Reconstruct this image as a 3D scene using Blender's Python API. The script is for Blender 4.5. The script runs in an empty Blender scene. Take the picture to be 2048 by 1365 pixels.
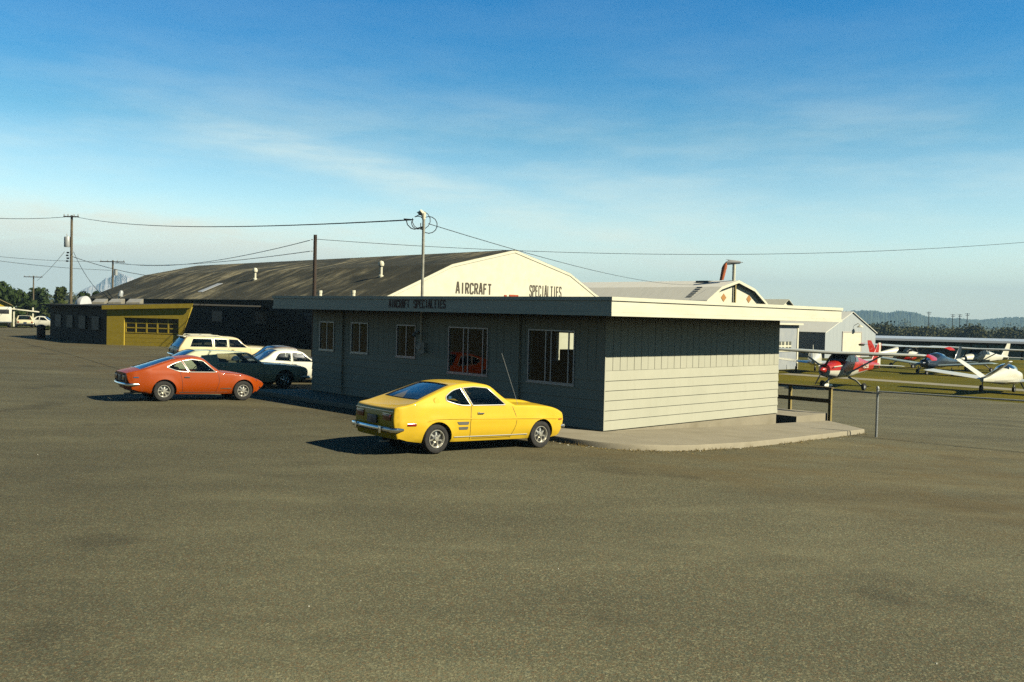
import bpy, bmesh, math, random
from mathutils import Vector, Matrix
from mathutils.geometry import delaunay_2d_cdt
random.seed(7)
R = math.radians
sc = bpy.context.scene
COL = sc.collection

# ------------------------------------------------------------------ survey
# camera calibration (also used to survey where things stand on the terrain)
FPX, CAMH = 1850.0, 2.82
ROLL, PITCH = R(-1.4), math.atan(51 / 1850.0)
CAMR = Matrix.Rotation(ROLL, 3, 'Y') @ Matrix.Rotation(math.pi / 2 - PITCH, 3, 'X')
CAMC = Vector((0, 0, CAMH))
EA = R(46.4)
eR = Vector((math.sin(EA), math.cos(EA), 0))
eL = Vector((-math.cos(EA), math.sin(EA), 0))
C0 = Vector((2.397, 23.522, 0))          # near corner of the office wall


def ray(u, v):
    return CAMR @ Vector(((u - 1024) / FPX, (682.5 - v) / FPX, -1))


def at_z(u, v, z):
    d = ray(u, v)
    return CAMC + d * ((z - CAMH) / d.z)


def at_y(u, v, Y):
    d = ray(u, v)
    return CAMC + d * (Y / d.y)


def sm(x):
    x = min(max(x, 0.0), 1.0)
    return x * x * (3 - 2 * x)


def zt(x, y):
    s = (x - C0.x) * eR.x + (y - C0.y) * eR.y
    t = (x - C0.x) * eL.x + (y - C0.y) * eL.y
    z = max(min(-.04 * (s + 5.3), 0), -1.4)
    return z * (1 - sm((t - 16) / 25) * (1 - sm((s - 15) / 20)))


def G(u, v, off=0.0):
    z = 0
    for i in range(150):
        p = at_z(u, v, z + off)
        z = .7 * z + .3 * zt(p.x, p.y)
    return at_z(u, v, z + off)


def st(s, t, z=0.0):
    p = C0 + eR * s + eL * t
    return Vector((p.x, p.y, z))


# ------------------------------------------------------------------ mesh building
class MB:
    def __init__(self):
        self.v = []; self.f = []; self.m = []; self.sm = []

    def add(self, vs, fs, mi=0, smooth=False, M=None):
        b = len(self.v)
        for p in vs:
            p = Vector(p)
            self.v.append(tuple(M @ p if M else p))
        for f in fs:
            self.f.append([b + i for i in f]); self.m.append(mi); self.sm.append(smooth)

    def box(self, c, s, mi=0, M=None):
        x, y, z = s[0] / 2, s[1] / 2, s[2] / 2
        vs = [(c[0] + a * x, c[1] + b * y, c[2] + d * z) for d in (-1, 1) for b in (-1, 1) for a in (-1, 1)]
        self.add(vs, [(0, 2, 3, 1), (4, 5, 7, 6), (0, 1, 5, 4), (2, 6, 7, 3), (0, 4, 6, 2), (1, 3, 7, 5)], mi, False, M)

    def bbox(self, c, s, r=.02, mi=0, M=None):
        # box with chamfered edges
        x, y, z = s[0] / 2, s[1] / 2, s[2] / 2
        bm = bmesh.new(); bmesh.ops.create_cube(bm, size=1)
        for v in bm.verts:
            v.co = Vector((v.co.x * s[0], v.co.y * s[1], v.co.z * s[2]))
        bmesh.ops.bevel(bm, geom=list(bm.edges), offset=min(r, x * .9, y * .9, z * .9), segments=2, affect='EDGES', profile=.6)
        bm.verts.index_update()
        self.add([v.co + Vector(c) for v in bm.verts], [[v.index for v in f.verts] for f in bm.faces], mi, True, M)
        bm.free()

    def quad(self, a, b, c, d, mi=0):
        self.add([a, b, c, d], [(0, 1, 2, 3)], mi)

    def slab(self, pts, vec, mi=0):
        # polygon (planar) extruded along vec
        n = len(pts); vec = Vector(vec)
        vs = [Vector(p) for p in pts] + [Vector(p) + vec for p in pts]
        fs = [list(range(n))[::-1], list(range(n, 2 * n))]
        for i in range(n):
            j = (i + 1) % n
            fs.append((i, j, n + j, n + i))
        self.add(vs, fs, mi)

    def tube(self, path, r, n=8, mi=0, cap=True, sx=1.0, closed=False):
        path = [Vector(p) for p in path]
        N = len(path); vs = []; fs = []
        up0 = None
        for i, p in enumerate(path):
            if closed:
                d = path[(i + 1) % N] - path[i - 1]
            else:
                d = (path[min(i + 1, N - 1)] - path[max(i - 1, 0)])
            d = d.normalized() if d.length > 1e-9 else Vector((0, 0, 1))
            if up0 is None:
                up0 = Vector((0, 0, 1)) if abs(d.z) < .9 else Vector((1, 0, 0))
            a = (up0 - d * up0.dot(d))
            a = a.normalized() if a.length > 1e-6 else d.orthogonal().normalized()
            up0 = a
            b = d.cross(a)
            rr = r[i] if isinstance(r, (list, tuple)) else r
            for k in range(n):
                th = 2 * math.pi * k / n
                vs.append(p + a * (rr * math.cos(th)) + b * (rr * sx * math.sin(th)))
        for i in range(N if closed else N - 1):
            for k in range(n):
                k2 = (k + 1) % n; i2 = (i + 1) % N
                fs.append((i * n + k, i * n + k2, i2 * n + k2, i2 * n + k))
        if cap and not closed:
            fs.append(list(range(n))[::-1]); fs.append(list(range((N - 1) * n, N * n)))
        self.add(vs, fs, mi, True)

    def lathe(self, prof, n=24, mi=0, M=None):
        # profile (r, h) about local z
        vs = []; fs = []
        for r, h in prof:
            for k in range(n):
                th = 2 * math.pi * k / n
                vs.append((r * math.cos(th), r * math.sin(th), h))
        for i in range(len(prof) - 1):
            for k in range(n):
                k2 = (k + 1) % n
                fs.append((i * n + k, i * n + k2, (i + 1) * n + k2, (i + 1) * n + k))
        self.add(vs, fs, mi, True, M)

    def loft(self, rings, mi=0, caps=True, closed=True):
        n = len(rings[0]); vs = [p for r in rings for p in r]; fs = []
        for i in range(len(rings) - 1):
            for k in range(n if closed else n - 1):
                k2 = (k + 1) % n
                fs.append((i * n + k, i * n + k2, (i + 1) * n + k2, (i + 1) * n + k))
        if caps:
            fs.append(list(range(n))[::-1]); fs.append(list(range((len(rings) - 1) * n, len(rings) * n)))
        self.add(vs, fs, mi, True)

    def build(self, name, mats, parent=None, angle=35, weld=0):
        me = bpy.data.meshes.new(name)
        me.from_pydata(self.v, [], self.f)
        if not isinstance(mats, (list, tuple)):
            mats = [mats]
        for m in mats:
            me.materials.append(m)
        me.polygons.foreach_set('material_index', self.m)
        me.polygons.foreach_set('use_smooth', self.sm)
        if weld:
            bm = bmesh.new(); bm.from_mesh(me)
            bmesh.ops.remove_doubles(bm, verts=bm.verts, dist=weld)
            bmesh.ops.recalc_face_normals(bm, faces=bm.faces)
            bm.to_mesh(me); bm.free()
        else:
            bm = bmesh.new(); bm.from_mesh(me)
            bmesh.ops.recalc_face_normals(bm, faces=bm.faces)
            bm.to_mesh(me); bm.free()
        if any(self.sm):
            me.set_sharp_from_angle(angle=R(angle))
        me.update()
        o = bpy.data.objects.new(name, me)
        COL.objects.link(o)
        if parent:
            o.parent = parent
        return o


def tag(o, label=None, cat=None, group=None, kind=None):
    if label: o['label'] = label
    if cat: o['category'] = cat
    if group: o['group'] = group
    if kind: o['kind'] = kind
    return o


def thing(name, label, cat, loc=(0, 0, 0), az=None, group=None):
    # az: heading of local +x, clockwise from +Y, in degrees
    o = bpy.data.objects.new(name, None); COL.objects.link(o)
    o.empty_display_size = .3
    o.location = loc
    if az is not None:
        o.rotation_euler = (0, 0, R(90 - az))
    return tag(o, label, cat, group)


# ------------------------------------------------------------------ materials
def newmat(name):
    m = bpy.data.materials.new(name); m.use_nodes = True
    nt = m.node_tree; b = nt.nodes['Principled BSDF']
    return m, nt, b


def lk(nt, a, b): nt.links.new(a, b)


def mixcol(nt, fac, a, b, mode='MIX'):
    n = nt.nodes.new('ShaderNodeMix'); n.data_type = 'RGBA'; n.blend_type = mode
    if isinstance(fac, (int, float)): n.inputs[0].default_value = fac
    else: lk(nt, fac, n.inputs[0])
    for i, c in ((6, a), (7, b)):
        if isinstance(c, (tuple, list)): n.inputs[i].default_value = (c[0], c[1], c[2], 1)
        else: lk(nt, c, n.inputs[i])
    return n.outputs[2]


def coords(nt, scale=(1, 1, 1), rot=(0, 0, 0), kind='Object'):
    tc = nt.nodes.new('ShaderNodeTexCoord'); mp = nt.nodes.new('ShaderNodeMapping')
    mp.inputs['Scale'].default_value = scale; mp.inputs['Rotation'].default_value = rot
    lk(nt, tc.outputs[kind], mp.inputs[0])
    return mp.outputs[0]


def noise(nt, vec, scale, detail=4, rough=.6, lo=.35, hi=.65):
    n = nt.nodes.new('ShaderNodeTexNoise'); n.inputs['Scale'].default_value = scale
    n.inputs['Detail'].default_value = detail; n.inputs['Roughness'].default_value = rough
    lk(nt, vec, n.inputs['Vector'])
    mr = nt.nodes.new('ShaderNodeMapRange'); mr.inputs[1].default_value = lo; mr.inputs[2].default_value = hi
    lk(nt, n.outputs['Fac'], mr.inputs[0])
    return mr.outputs[0]


def bump(nt, b, h, strength=.3, dist=.02):
    n = nt.nodes.new('ShaderNodeBump'); n.inputs['Strength'].default_value = strength
    n.inputs['Distance'].default_value = dist
    lk(nt, h, n.inputs['Height']); lk(nt, n.outputs[0], b.inputs['Normal'])


def mat(name, c, rough=.6, c2=None, scale=3.0, amt=1.0, metal=0.0, coat=0.0, bmp=0.0, stretch=(1, 1, 1), lo=.35, hi=.65, spec=.5):
    m, nt, b = newmat(name)
    b.inputs['Roughness'].default_value = rough
    b.inputs['Metallic'].default_value = metal
    b.inputs['Coat Weight'].default_value = coat
    b.inputs['Coat Roughness'].default_value = .06
    b.inputs['Specular IOR Level'].default_value = spec
    if c2 is None:
        c2 = tuple(x * .82 for x in c)
    vec = coords(nt, stretch)
    f = noise(nt, vec, scale, 6, .62, lo, hi)
    if amt != 1.0:
        mm = nt.nodes.new('ShaderNodeMath'); mm.operation = 'MULTIPLY'; mm.inputs[1].default_value = amt
        lk(nt, f, mm.inputs[0]); f = mm.outputs[0]
    lk(nt, mixcol(nt, f, c, c2), b.inputs['Base Color'])
    if bmp:
        bump(nt, b, f, bmp, .01)
    return m


def paint(name, c, rough=.28, coat=.7, dirt=.25):
    return mat(name, c, .5, tuple(x * .78 for x in c), 2.2, dirt * 1.4, 0, coat * .6, spec=.18)


def glass(name, tint=(.55, .6, .6), base=.06, opaque=0.0):
    m, nt, b = newmat(name)
    out = nt.nodes['Material Output']; nt.nodes.remove(b)
    tr = nt.nodes.new('ShaderNodeBsdfTransparent'); tr.inputs[0].default_value = (*tint, 1)
    gl = nt.nodes.new('ShaderNodeBsdfGlossy'); gl.inputs['Roughness'].default_value = .03
    gl.inputs['Color'].default_value = (.95, .97, 1, 1)
    lw = nt.nodes.new('ShaderNodeLayerWeight'); lw.inputs[0].default_value = .5
    pw = nt.nodes.new('ShaderNodeMath'); pw.operation = 'POWER'; pw.inputs[1].default_value = 4.0
    lk(nt, lw.outputs['Facing'], pw.inputs[0])
    ad = nt.nodes.new('ShaderNodeMath'); ad.operation = 'MULTIPLY_ADD'; ad.inputs[1].default_value = .95; ad.inputs[2].default_value = base
    ad.use_clamp = True
    lk(nt, pw.outputs[0], ad.inputs[0])
    mx = nt.nodes.new('ShaderNodeMixShader')
    lk(nt, ad.outputs[0], mx.inputs[0]); lk(nt, tr.outputs[0], mx.inputs[1]); lk(nt, gl.outputs[0], mx.inputs[2])
    lk(nt, mx.outputs[0], out.inputs[0])
    return m


M = {}
M['chrome'] = mat('chrome', (.72, .72, .7), .12, (.6, .6, .6), 6, .5, 1.0)
M['alloy'] = mat('alloy', (.75, .72, .62), .3, (.6, .58, .5), 9, .6, .7)
M['rubber'] = mat('rubber', (.022, .021, .02), .85, (.04, .037, .032), 14)
M['black'] = mat('matt_black', (.012, .012, .012), .7)
M['dark_plastic'] = mat('dark_plastic', (.02, .02, .022), .5)
M['interior'] = mat('dark_interior', (.02, .018, .016), .8)
M['glass'] = glass('car_glass', (.62, .66, .64), .09)
M['win_glass'] = glass('window_glass', (.72, .75, .73), .03)
M['red_lens'] = mat('red_lens', (.3, .01, .008), .15, coat=.5)
M['amber_lens'] = mat('amber_lens', (.6, .16, .01), .2, coat=.5)
M['plate'] = mat('plate_metal', (.09, .1, .12), .4)
M['white_metal'] = mat('white_paint', (.82, .79, .6), .5, (.74, .71, .52), 1.5)
M['galv'] = mat('galvanised', (.5, .52, .5), .45, (.38, .4, .39), 12, metal=.2)
M['pipe'] = mat('pipe_metal', (.45, .44, .36), .5, (.3, .29, .23), 8, metal=.3)
M['wire'] = mat('cable', (.025, .025, .025), .6)
M['wood_pole'] = mat('weathered_pole', (.2, .16, .09), .85, (.1, .08, .05), 3, stretch=(6, 6, .4), bmp=.3)
M['wood_dark'] = mat('creosote_pole', (.035, .022, .015), .8, (.07, .045, .03), 3, stretch=(6, 6, .4), bmp=.3)
M['timber'] = mat('yellowed_timber', (.42, .33, .1), .75, (.28, .21, .07), 3, stretch=(3, 3, 12), bmp=.2)
M['concrete'] = None


def concrete_mat(name, c, c2):
    m, nt, b = newmat(name)
    b.inputs['Roughness'].default_value = .9
    v = coords(nt)
    f1 = noise(nt, v, .9, 8, .65, .3, .7); f2 = noise(nt, v, 45, 3, .7, .3, .7)
    col = mixcol(nt, f1, c, c2)
    col = mixcol(nt, f2, col, mixcol(nt, .3, col, (.1, .09, .06)))
    f3 = noise(nt, v, .35, 5, .7, .52, .72)
    col = mixcol(nt, f3, col, mixcol(nt, .45, col, (.16, .13, .06)))
    lk(nt, col, b.inputs['Base Color'])
    bump(nt, b, f2, .25, .006)
    return m


M['concrete'] = concrete_mat('concrete', (.43, .38, .265), (.33, .29, .2))


def siding_mat():
    m, nt, b = newmat('siding_paint')
    b.inputs['Roughness'].default_value = .75
    v = coords(nt)
    f1 = noise(nt, v, .8, 6, .6, .3, .7)
    f2 = noise(nt, coords(nt, (1, 1, .15)), 7, 6, .7, .45, .8)
    col = mixcol(nt, f1, (.52, .51, .385), (.47, .465, .35))
    mm = nt.nodes.new('ShaderNodeMath'); mm.operation = 'MULTIPLY'; mm.inputs[1].default_value = .22
    lk(nt, f2, mm.inputs[0])
    col = mixcol(nt, mm.outputs[0], col, (.36, .34, .24))
    lk(nt, col, b.inputs['Base Color'])
    bump(nt, b, noise(nt, v, 30, 4, .6), .08, .003)
    return m


M['siding'] = siding_mat()


def asphalt_mat(name, c, c2, spk):
    m, nt, b = newmat(name)
    b.inputs['Roughness'].default_value = .9
    b.inputs['Specular IOR Level'].default_value = .25
    v = coords(nt)
    big = noise(nt, v, .075, 7, .6, .33, .64)
    mid = noise(nt, coords(nt, (1, .45, 1), (0, 0, .7)), .7, 8, .68, .32, .7)
    fine = noise(nt, v, 42, 3, .75, .34, .66)
    col = mixcol(nt, big, c, c2)
    # darker tone towards the left of the lot
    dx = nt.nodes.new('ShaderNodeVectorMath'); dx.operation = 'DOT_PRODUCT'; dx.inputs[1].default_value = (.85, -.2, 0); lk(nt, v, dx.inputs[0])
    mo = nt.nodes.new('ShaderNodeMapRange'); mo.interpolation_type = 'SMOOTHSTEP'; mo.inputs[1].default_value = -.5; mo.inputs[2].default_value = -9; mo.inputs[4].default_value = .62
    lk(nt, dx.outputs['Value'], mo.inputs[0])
    col = mixcol(nt, mid, col, mixcol(nt, .45, col, tuple(x * .55 for x in c)))
    n2 = nt.nodes.new('ShaderNodeTexVoronoi'); n2.inputs['Scale'].default_value = 56
    lk(nt, v, n2.inputs['Vector'])
    sep = nt.nodes.new('ShaderNodeSeparateColor'); lk(nt, n2.outputs['Color'], sep.inputs[0])
    mr = nt.nodes.new('ShaderNodeMapRange'); mr.inputs[1].default_value = .55; mr.inputs[2].default_value = 1.0; mr.inputs[4].default_value = .75
    lk(nt, sep.outputs[0], mr.inputs[0])
    col = mixcol(nt, mr.outputs[0], col, spk)
    mr2 = nt.nodes.new('ShaderNodeMapRange'); mr2.inputs[1].default_value = .6; mr2.inputs[2].default_value = 1.0; mr2.inputs[4].default_value = .6
    lk(nt, sep.outputs[1], mr2.inputs[0])
    col = mixcol(nt, mr2.outputs[0], col, tuple(x * .35 for x in c))
    for ch, lo_, tc_ in ((2, .72, (.2, .1, .04)), (1, .0, (.06, .105, .085))):
        mr3 = nt.nodes.new('ShaderNodeMapRange'); mr3.inputs[1].default_value = lo_ if lo_ else .28; mr3.inputs[2].default_value = 1.0 if lo_ else 0.0; mr3.inputs[4].default_value = .7
        lk(nt, sep.outputs[ch], mr3.inputs[0]); col = mixcol(nt, mr3.outputs[0], col, tc_)
    col = mixcol(nt, fine, mixcol(nt, .25, col, tuple(x * .5 for x in c)), mixcol(nt, .15, col, spk))
    # dirt washed out along the office kerb
    dp = nt.nodes.new('ShaderNodeVectorMath'); dp.operation = 'DOT_PRODUCT'; dp.inputs[1].default_value = (eR.x, eR.y, 0); lk(nt, v, dp.inputs[0])
    s0 = C0.dot(eR)
    m1 = nt.nodes.new('ShaderNodeMapRange'); m1.interpolation_type = 'SMOOTHSTEP'; m1.inputs[1].default_value = s0 - 6.2; m1.inputs[2].default_value = s0 - 2.6; lk(nt, dp.outputs['Value'], m1.inputs[0])
    m2 = nt.nodes.new('ShaderNodeMapRange'); m2.interpolation_type = 'SMOOTHSTEP'; m2.inputs[1].default_value = s0 + 16; m2.inputs[2].default_value = s0 + 4; lk(nt, dp.outputs['Value'], m2.inputs[0])
    dn = noise(nt, v, .5, 6, .65, .35, .65)
    mu = nt.nodes.new('ShaderNodeMath'); mu.operation = 'MULTIPLY'; lk(nt, m1.outputs[0], mu.inputs[0]); lk(nt, m2.outputs[0], mu.inputs[1])
    mu2 = nt.nodes.new('ShaderNodeMath'); mu2.operation = 'MULTIPLY'; lk(nt, mu.outputs[0], mu2.inputs[0]); lk(nt, dn, mu2.inputs[1])
    mu3 = nt.nodes.new('ShaderNodeMath'); mu3.operation = 'MULTIPLY'; mu3.inputs[1].default_value = .6; lk(nt, mu2.outputs[0], mu3.inputs[0])
    col = mixcol(nt, mu3.outputs[0], col, (.155, .105, .035))
    # old oil stains
    f4 = noise(nt, v, .33, 4, .55, .6, .7)
    col = mixcol(nt, f4, col, mixcol(nt, .4, col, (.02, .018, .012)))
    # long scuffed wheel tracks and sweepings
    f5 = noise(nt, coords(nt, (.16, .5, 1), (0, 0, .2)), .9, 7, .66, .4, .66)
    col = mixcol(nt, f5, col, mixcol(nt, .26, col, (.03, .028, .018)))
    f6 = noise(nt, coords(nt, (.3, .7, 1), (0, 0, -.5)), .7, 6, .66, .5, .7)
    col = mixcol(nt, f6, col, mixcol(nt, .18, col, spk))
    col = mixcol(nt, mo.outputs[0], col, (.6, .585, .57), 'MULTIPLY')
    lk(nt, col, b.inputs['Base Color'])
    bump(nt, b, fine, .55, .012)
    return m


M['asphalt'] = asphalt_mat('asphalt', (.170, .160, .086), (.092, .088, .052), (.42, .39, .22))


def grass_mat(name, c, c2, c3, sc1=.25):
    m, nt, b = newmat(name)
    b.inputs['Roughness'].default_value = .95
    b.inputs['Specular IOR Level'].default_value = .1
    v = coords(nt)
    f = noise(nt, v, sc1, 8, .65, .35, .65); f2 = noise(nt, v, 6, 5, .7, .3, .7); f3 = noise(nt, v, .07, 5, .6, .4, .62)
    col = mixcol(nt, f, c, c2)
    col = mixcol(nt, f3, col, c3)
    col = mixcol(nt, f2, col, mixcol(nt, .4, col, (.01, .015, .003)))
    lk(nt, col, b.inputs['Base Color'])
    bump(nt, b, f2, .6, .06)
    return m


M['grass'] = grass_mat('grass', (.19, .155, .010), (.26, .195, .02), (.12, .115, .010))
M['plain'] = grass_mat('dry_plain', (.2, .165, .06), (.13, .13, .035), (.08, .09, .02), .05)


def leaf_mat(name, c, c2):
    m, nt, b = newmat(name)
    b.inputs['Roughness'].default_value = .7
    b.inputs['Specular IOR Level'].default_value = .15
    v = coords(nt)
    f = noise(nt, v, .9, 4, .6, .3, .7)
    oi = nt.nodes.new('ShaderNodeNewGeometry')
    col = mixcol(nt, f, c, c2)
    lk(nt, mixcol(nt, oi.outputs['Random Per Island'], col, mixcol(nt, .5, col, c2)), b.inputs['Base Color'])
    return m


M['leaf'] = leaf_mat('foliage', (.05, .075, .016), (.022, .04, .008))
M['leaf2'] = leaf_mat('foliage_olive', (.07, .085, .018), (.035, .05, .01))
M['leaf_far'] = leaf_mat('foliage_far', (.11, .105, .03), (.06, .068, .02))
M['bark'] = mat('bark', (.09, .065, .04), .9, (.04, .03, .02), 5, bmp=.4)

# ------------------------------------------------------------------ ground
def axis(lo, hi, step, far):
    a = []; x = lo
    while x <= hi + 1e-6:
        a.append(x); x += step
    x = hi; d = step
    right = []
    while x < far:
        d *= 1.5; x += d; right.append(x)
    x = lo; d = step
    left = []
    while x > -far:
        d *= 1.5; x -= d; left.append(x)
    return left[::-1] + a + right


def sheet(name, xs, ys, off, m, cuts=(), kind='structure', hole=None):
    bm = bmesh.new(); g = []
    for y in ys:
        g.append([bm.verts.new((x, y, zt(x, y) + off)) for x in xs])
    for j in range(len(ys) - 1):
        for i in range(len(xs) - 1):
            bm.faces.new((g[j][i], g[j][i + 1], g[j + 1][i + 1], g[j + 1][i]))
    for co, no in cuts:
        bmesh.ops.bisect_plane(bm, geom=bm.verts[:] + bm.edges[:] + bm.faces[:], plane_co=co, plane_no=no, clear_outer=True)
    me = bpy.data.meshes.new(name); bm.to_mesh(me); bm.free()
    me.polygons.foreach_set('use_smooth', [True] * len(me.polygons))
    me.materials.append(m)
    o = bpy.data.objects.new(name, me); COL.objects.link(o)
    o['kind'] = kind
    return o


def frange(a, b, s):
    r = []
    while a <= b + 1e-6:
        r.append(a); a += s
    return r


XS = axis(-130, 130, 2, 9000); YS = axis(-30, 170, 2, 9000)
sheet('ground', XS, YS, -.03, M['plain'])
NX = [x for x in XS if -160 < x < 260]; NY = [y for y in YS if -80 < y < 190]
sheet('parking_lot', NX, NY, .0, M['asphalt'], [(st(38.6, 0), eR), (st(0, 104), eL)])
sheet('airfield_grass', NX, [y for y in YS if 0 < y < 300], .0, M['grass'], [(st(38.6, 0), -eR), (st(120, 0), eR), (st(0, 34), eL)], )
sheet('taxi_path', NX, NY, .012, mat('pale_tarmac', (.34, .3, .2), .9, (.26, .24, .16), 1.2), [(st(49.2, 0), -eR), (st(51.6, 0), eR), (st(0, 24), eL)])

# sidewalk slab with a kerb
edge = [(-2.2, 14.6), (-2.2, 9), (-2.2, 4), (-2.2, .6), (-2.2, -.9), (-2.05, -1.7), (-1.6, -2.3), (-.9, -2.7), (0, -2.9), (2.1, -2.96), (4.5, -2.75), (7, -2.45), (10.2, -2.05)]
inner = [(.06, 14.6), (.06, 9), (.06, 4), (.06, .6), (.06, .3), (.06, .2), (.08, .12), (.15, .06), (.4, .06), (2.1, .06), (4.5, .06), (7, .06), (12.3, .27)]
mb = MB()
top = []; rows = 6
for (a, b), (c, d) in zip(edge, inner):
    top.append([(a + (c - a) * k / rows, b + (d - b) * k / rows) for k in range(rows + 1)])
rings = []
for i, r in enumerate(top):
    ring = []
    for k, (s, t) in enumerate(r):
        p = st(s, t); z = zt(p.x, p.y) + .13
        if k == 0:
            jit = .012 * math.sin(i * 7.3)
            q = st(s - .03 + jit, t - .02)
            ring.append(Vector((q.x, q.y, zt(q.x, q.y) - .1)))
            ring.append(Vector((p.x, p.y, z - .035 + jit * .5)))
            p2 = st(s + .025, t + .02); ring.append(Vector((p2.x, p2.y, z)))
        else:
            ring.append(Vector((p.x, p.y, z)))
    rings.append(ring)
e0 = [Vector((p.x, p.y, p.z - .3)) for p in rings[-1]]
rings.append(e0)
mb.loft(rings, 0, caps=False, closed=False)
o = mb.build('sidewalk', M['concrete']); o['kind'] = 'structure'


# ------------------------------------------------------------------ wall helpers (local frame: x, y along walls)
def cells(u0, u1, z0, z1, holes):
    us = sorted({u0, u1, *[h[0] for h in holes], *[h[1] for h in holes]})
    zs = sorted({z0, z1, *[h[2] for h in holes], *[h[3] for h in holes]})
    us = [u for u in us if u0 <= u <= u1]; zs = [z for z in zs if z0 <= z <= z1]
    out = []
    for i in range(len(us) - 1):
        run = None
        for j in range(len(zs) - 1):
            cu, cz = (us[i] + us[i + 1]) / 2, (zs[j] + zs[j + 1]) / 2
            if any(h[0] < cu < h[1] and h[2] < cz < h[3] for h in holes):
                if run: out.append((us[i], us[i + 1], *run)); run = None
            else:
                run = (run[0], zs[j + 1]) if run else (zs[j], zs[j + 1])
        if run: out.append((us[i], us[i + 1], *run))
    return out


def siding(mb, put, u0, u1, z0, z1, zm, holes, course=.254, board=.29):
    # put(u, outward, z) -> point ; lapped courses below zm, vertical boards above
    for a, b, c, d in cells(u0, u1, z0, z1, holes):
        # backing
        sl = [put(a, -.12, c), put(b, -.12, c), put(b, -.12, d), put(a, -.12, d)]
        mb.slab(sl, Vector(put(0, .0, 0)) - Vector(put(0, -.12, 0)))
        z = z0
        while z < min(d, zm) - 1e-4:
            lo, hi = max(z, c), min(z + course, d, zm)
            if hi - lo > .005:
                def th(zz): return .030 - .024 * (zz - z) / course
                jg = .0
                vs = [put(a, 0, lo), put(b, 0, lo), put(b, th(lo), lo), put(a, th(lo), lo), put(a, th(hi), hi), put(b, th(hi), hi), put(b, 0, hi), put(a, 0, hi)]
                mb.add(vs, [(0, 1, 2, 3), (3, 2, 5, 4), (4, 5, 6, 7), (0, 3, 4, 7), (1, 6, 5, 2)])
            z += course
        if d > zm:
            k = math.floor((a - u0) / board)
            while u0 + k * board < b - 1e-4:
                lo, hi = max(u0 + k * board + .007, a), min(u0 + (k + 1) * board - .007, b)
                if hi - lo > .01:
                    z_lo = max(c, zm + .004)
                    sl = [put(lo, 0, z_lo), put(hi, 0, z_lo), put(hi, 0, d), put(lo, 0, d)]
                    mb.slab(sl, Vector(put(0, .014 + .002 * ((k * 7) % 3), 0)) - Vector(put(0, 0, 0)))
                k += 1


FONT = {  # strokes on a 1 x 1.6 cell
    'A': [[(0, 0), (.42, 1.6), (.58, 1.6), (1, 0)], [(.17, .5), (.83, .5)]],
    'I': [[(.5, 0), (.5, 1.6)]],
    'R': [[(.08, 0), (.08, 1.6)], [(.08, 1.52), (.7, 1.52), (.92, 1.36), (.92, 1.0), (.7, .82), (.08, .82)], [(.5, .8), (.95, 0)]],
    'C': [[(.95, 1.2), (.95, 1.36), (.75, 1.53), (.25, 1.53), (.06, 1.36), (.06, .24), (.25, .07), (.75, .07), (.95, .24), (.95, .42)]],
    'F': [[(.08, 0), (.08, 1.6)], [(.08, 1.52), (.95, 1.52)], [(.08, .84), (.75, .84)]],
    'T': [[(.5, 0), (.5, 1.45)], [(0, 1.52), (1, 1.52)]],
    'S': [[(.93, 1.25), (.93, 1.38), (.75, 1.53), (.25, 1.53), (.07, 1.38), (.07, 1.05), (.25, .88), (.75, .74), (.93, .57), (.93, .22), (.75, .07), (.25, .07), (.07, .22), (.07, .4)]],
    'P': [[(.08, 0), (.08, 1.6)], [(.08, 1.52), (.7, 1.52), (.92, 1.36), (.92, .95), (.7, .78), (.08, .78)]],
    'E': [[(.08, 0), (.08, 1.6)], [(.08, 1.52), (.95, 1.52)], [(.08, .84), (.8, .84)], [(.08, .08), (.95, .08)]],
    'L': [[(.08, 0), (.08, 1.6)], [(.08, .08), (.95, .08)]],
    '/': [[(.05, 0), (.95, 1.6)]], '1': [[(.5, 0), (.5, 1.6)]],
    'N': [[(.08, 0), (.08, 1.6), (.92, 0), (.92, 1.6)]],
    '9': [[(.92, .8), (.3, .8), (.08, 1.0), (.08, 1.35), (.3, 1.52), (.7, 1.52), (.92, 1.35), (.92, .3), (.7, .08), (.15, .08)]],
    '2': [[(.08, 1.3), (.3, 1.52), (.7, 1.52), (.92, 1.3), (.92, 1.0), (.08, .08), (.95, .08)]],
    '8': [[(.3, .8), (.08, 1.0), (.08, 1.35), (.3, 1.52), (.7, 1.52), (.92, 1.35), (.92, 1.0), (.7, .8), (.3, .8), (.08, .6), (.08, .25), (.3, .08), (.7, .08), (.92, .25), (.92, .6), (.7, .8)]],
    ' ': [],
}


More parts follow.
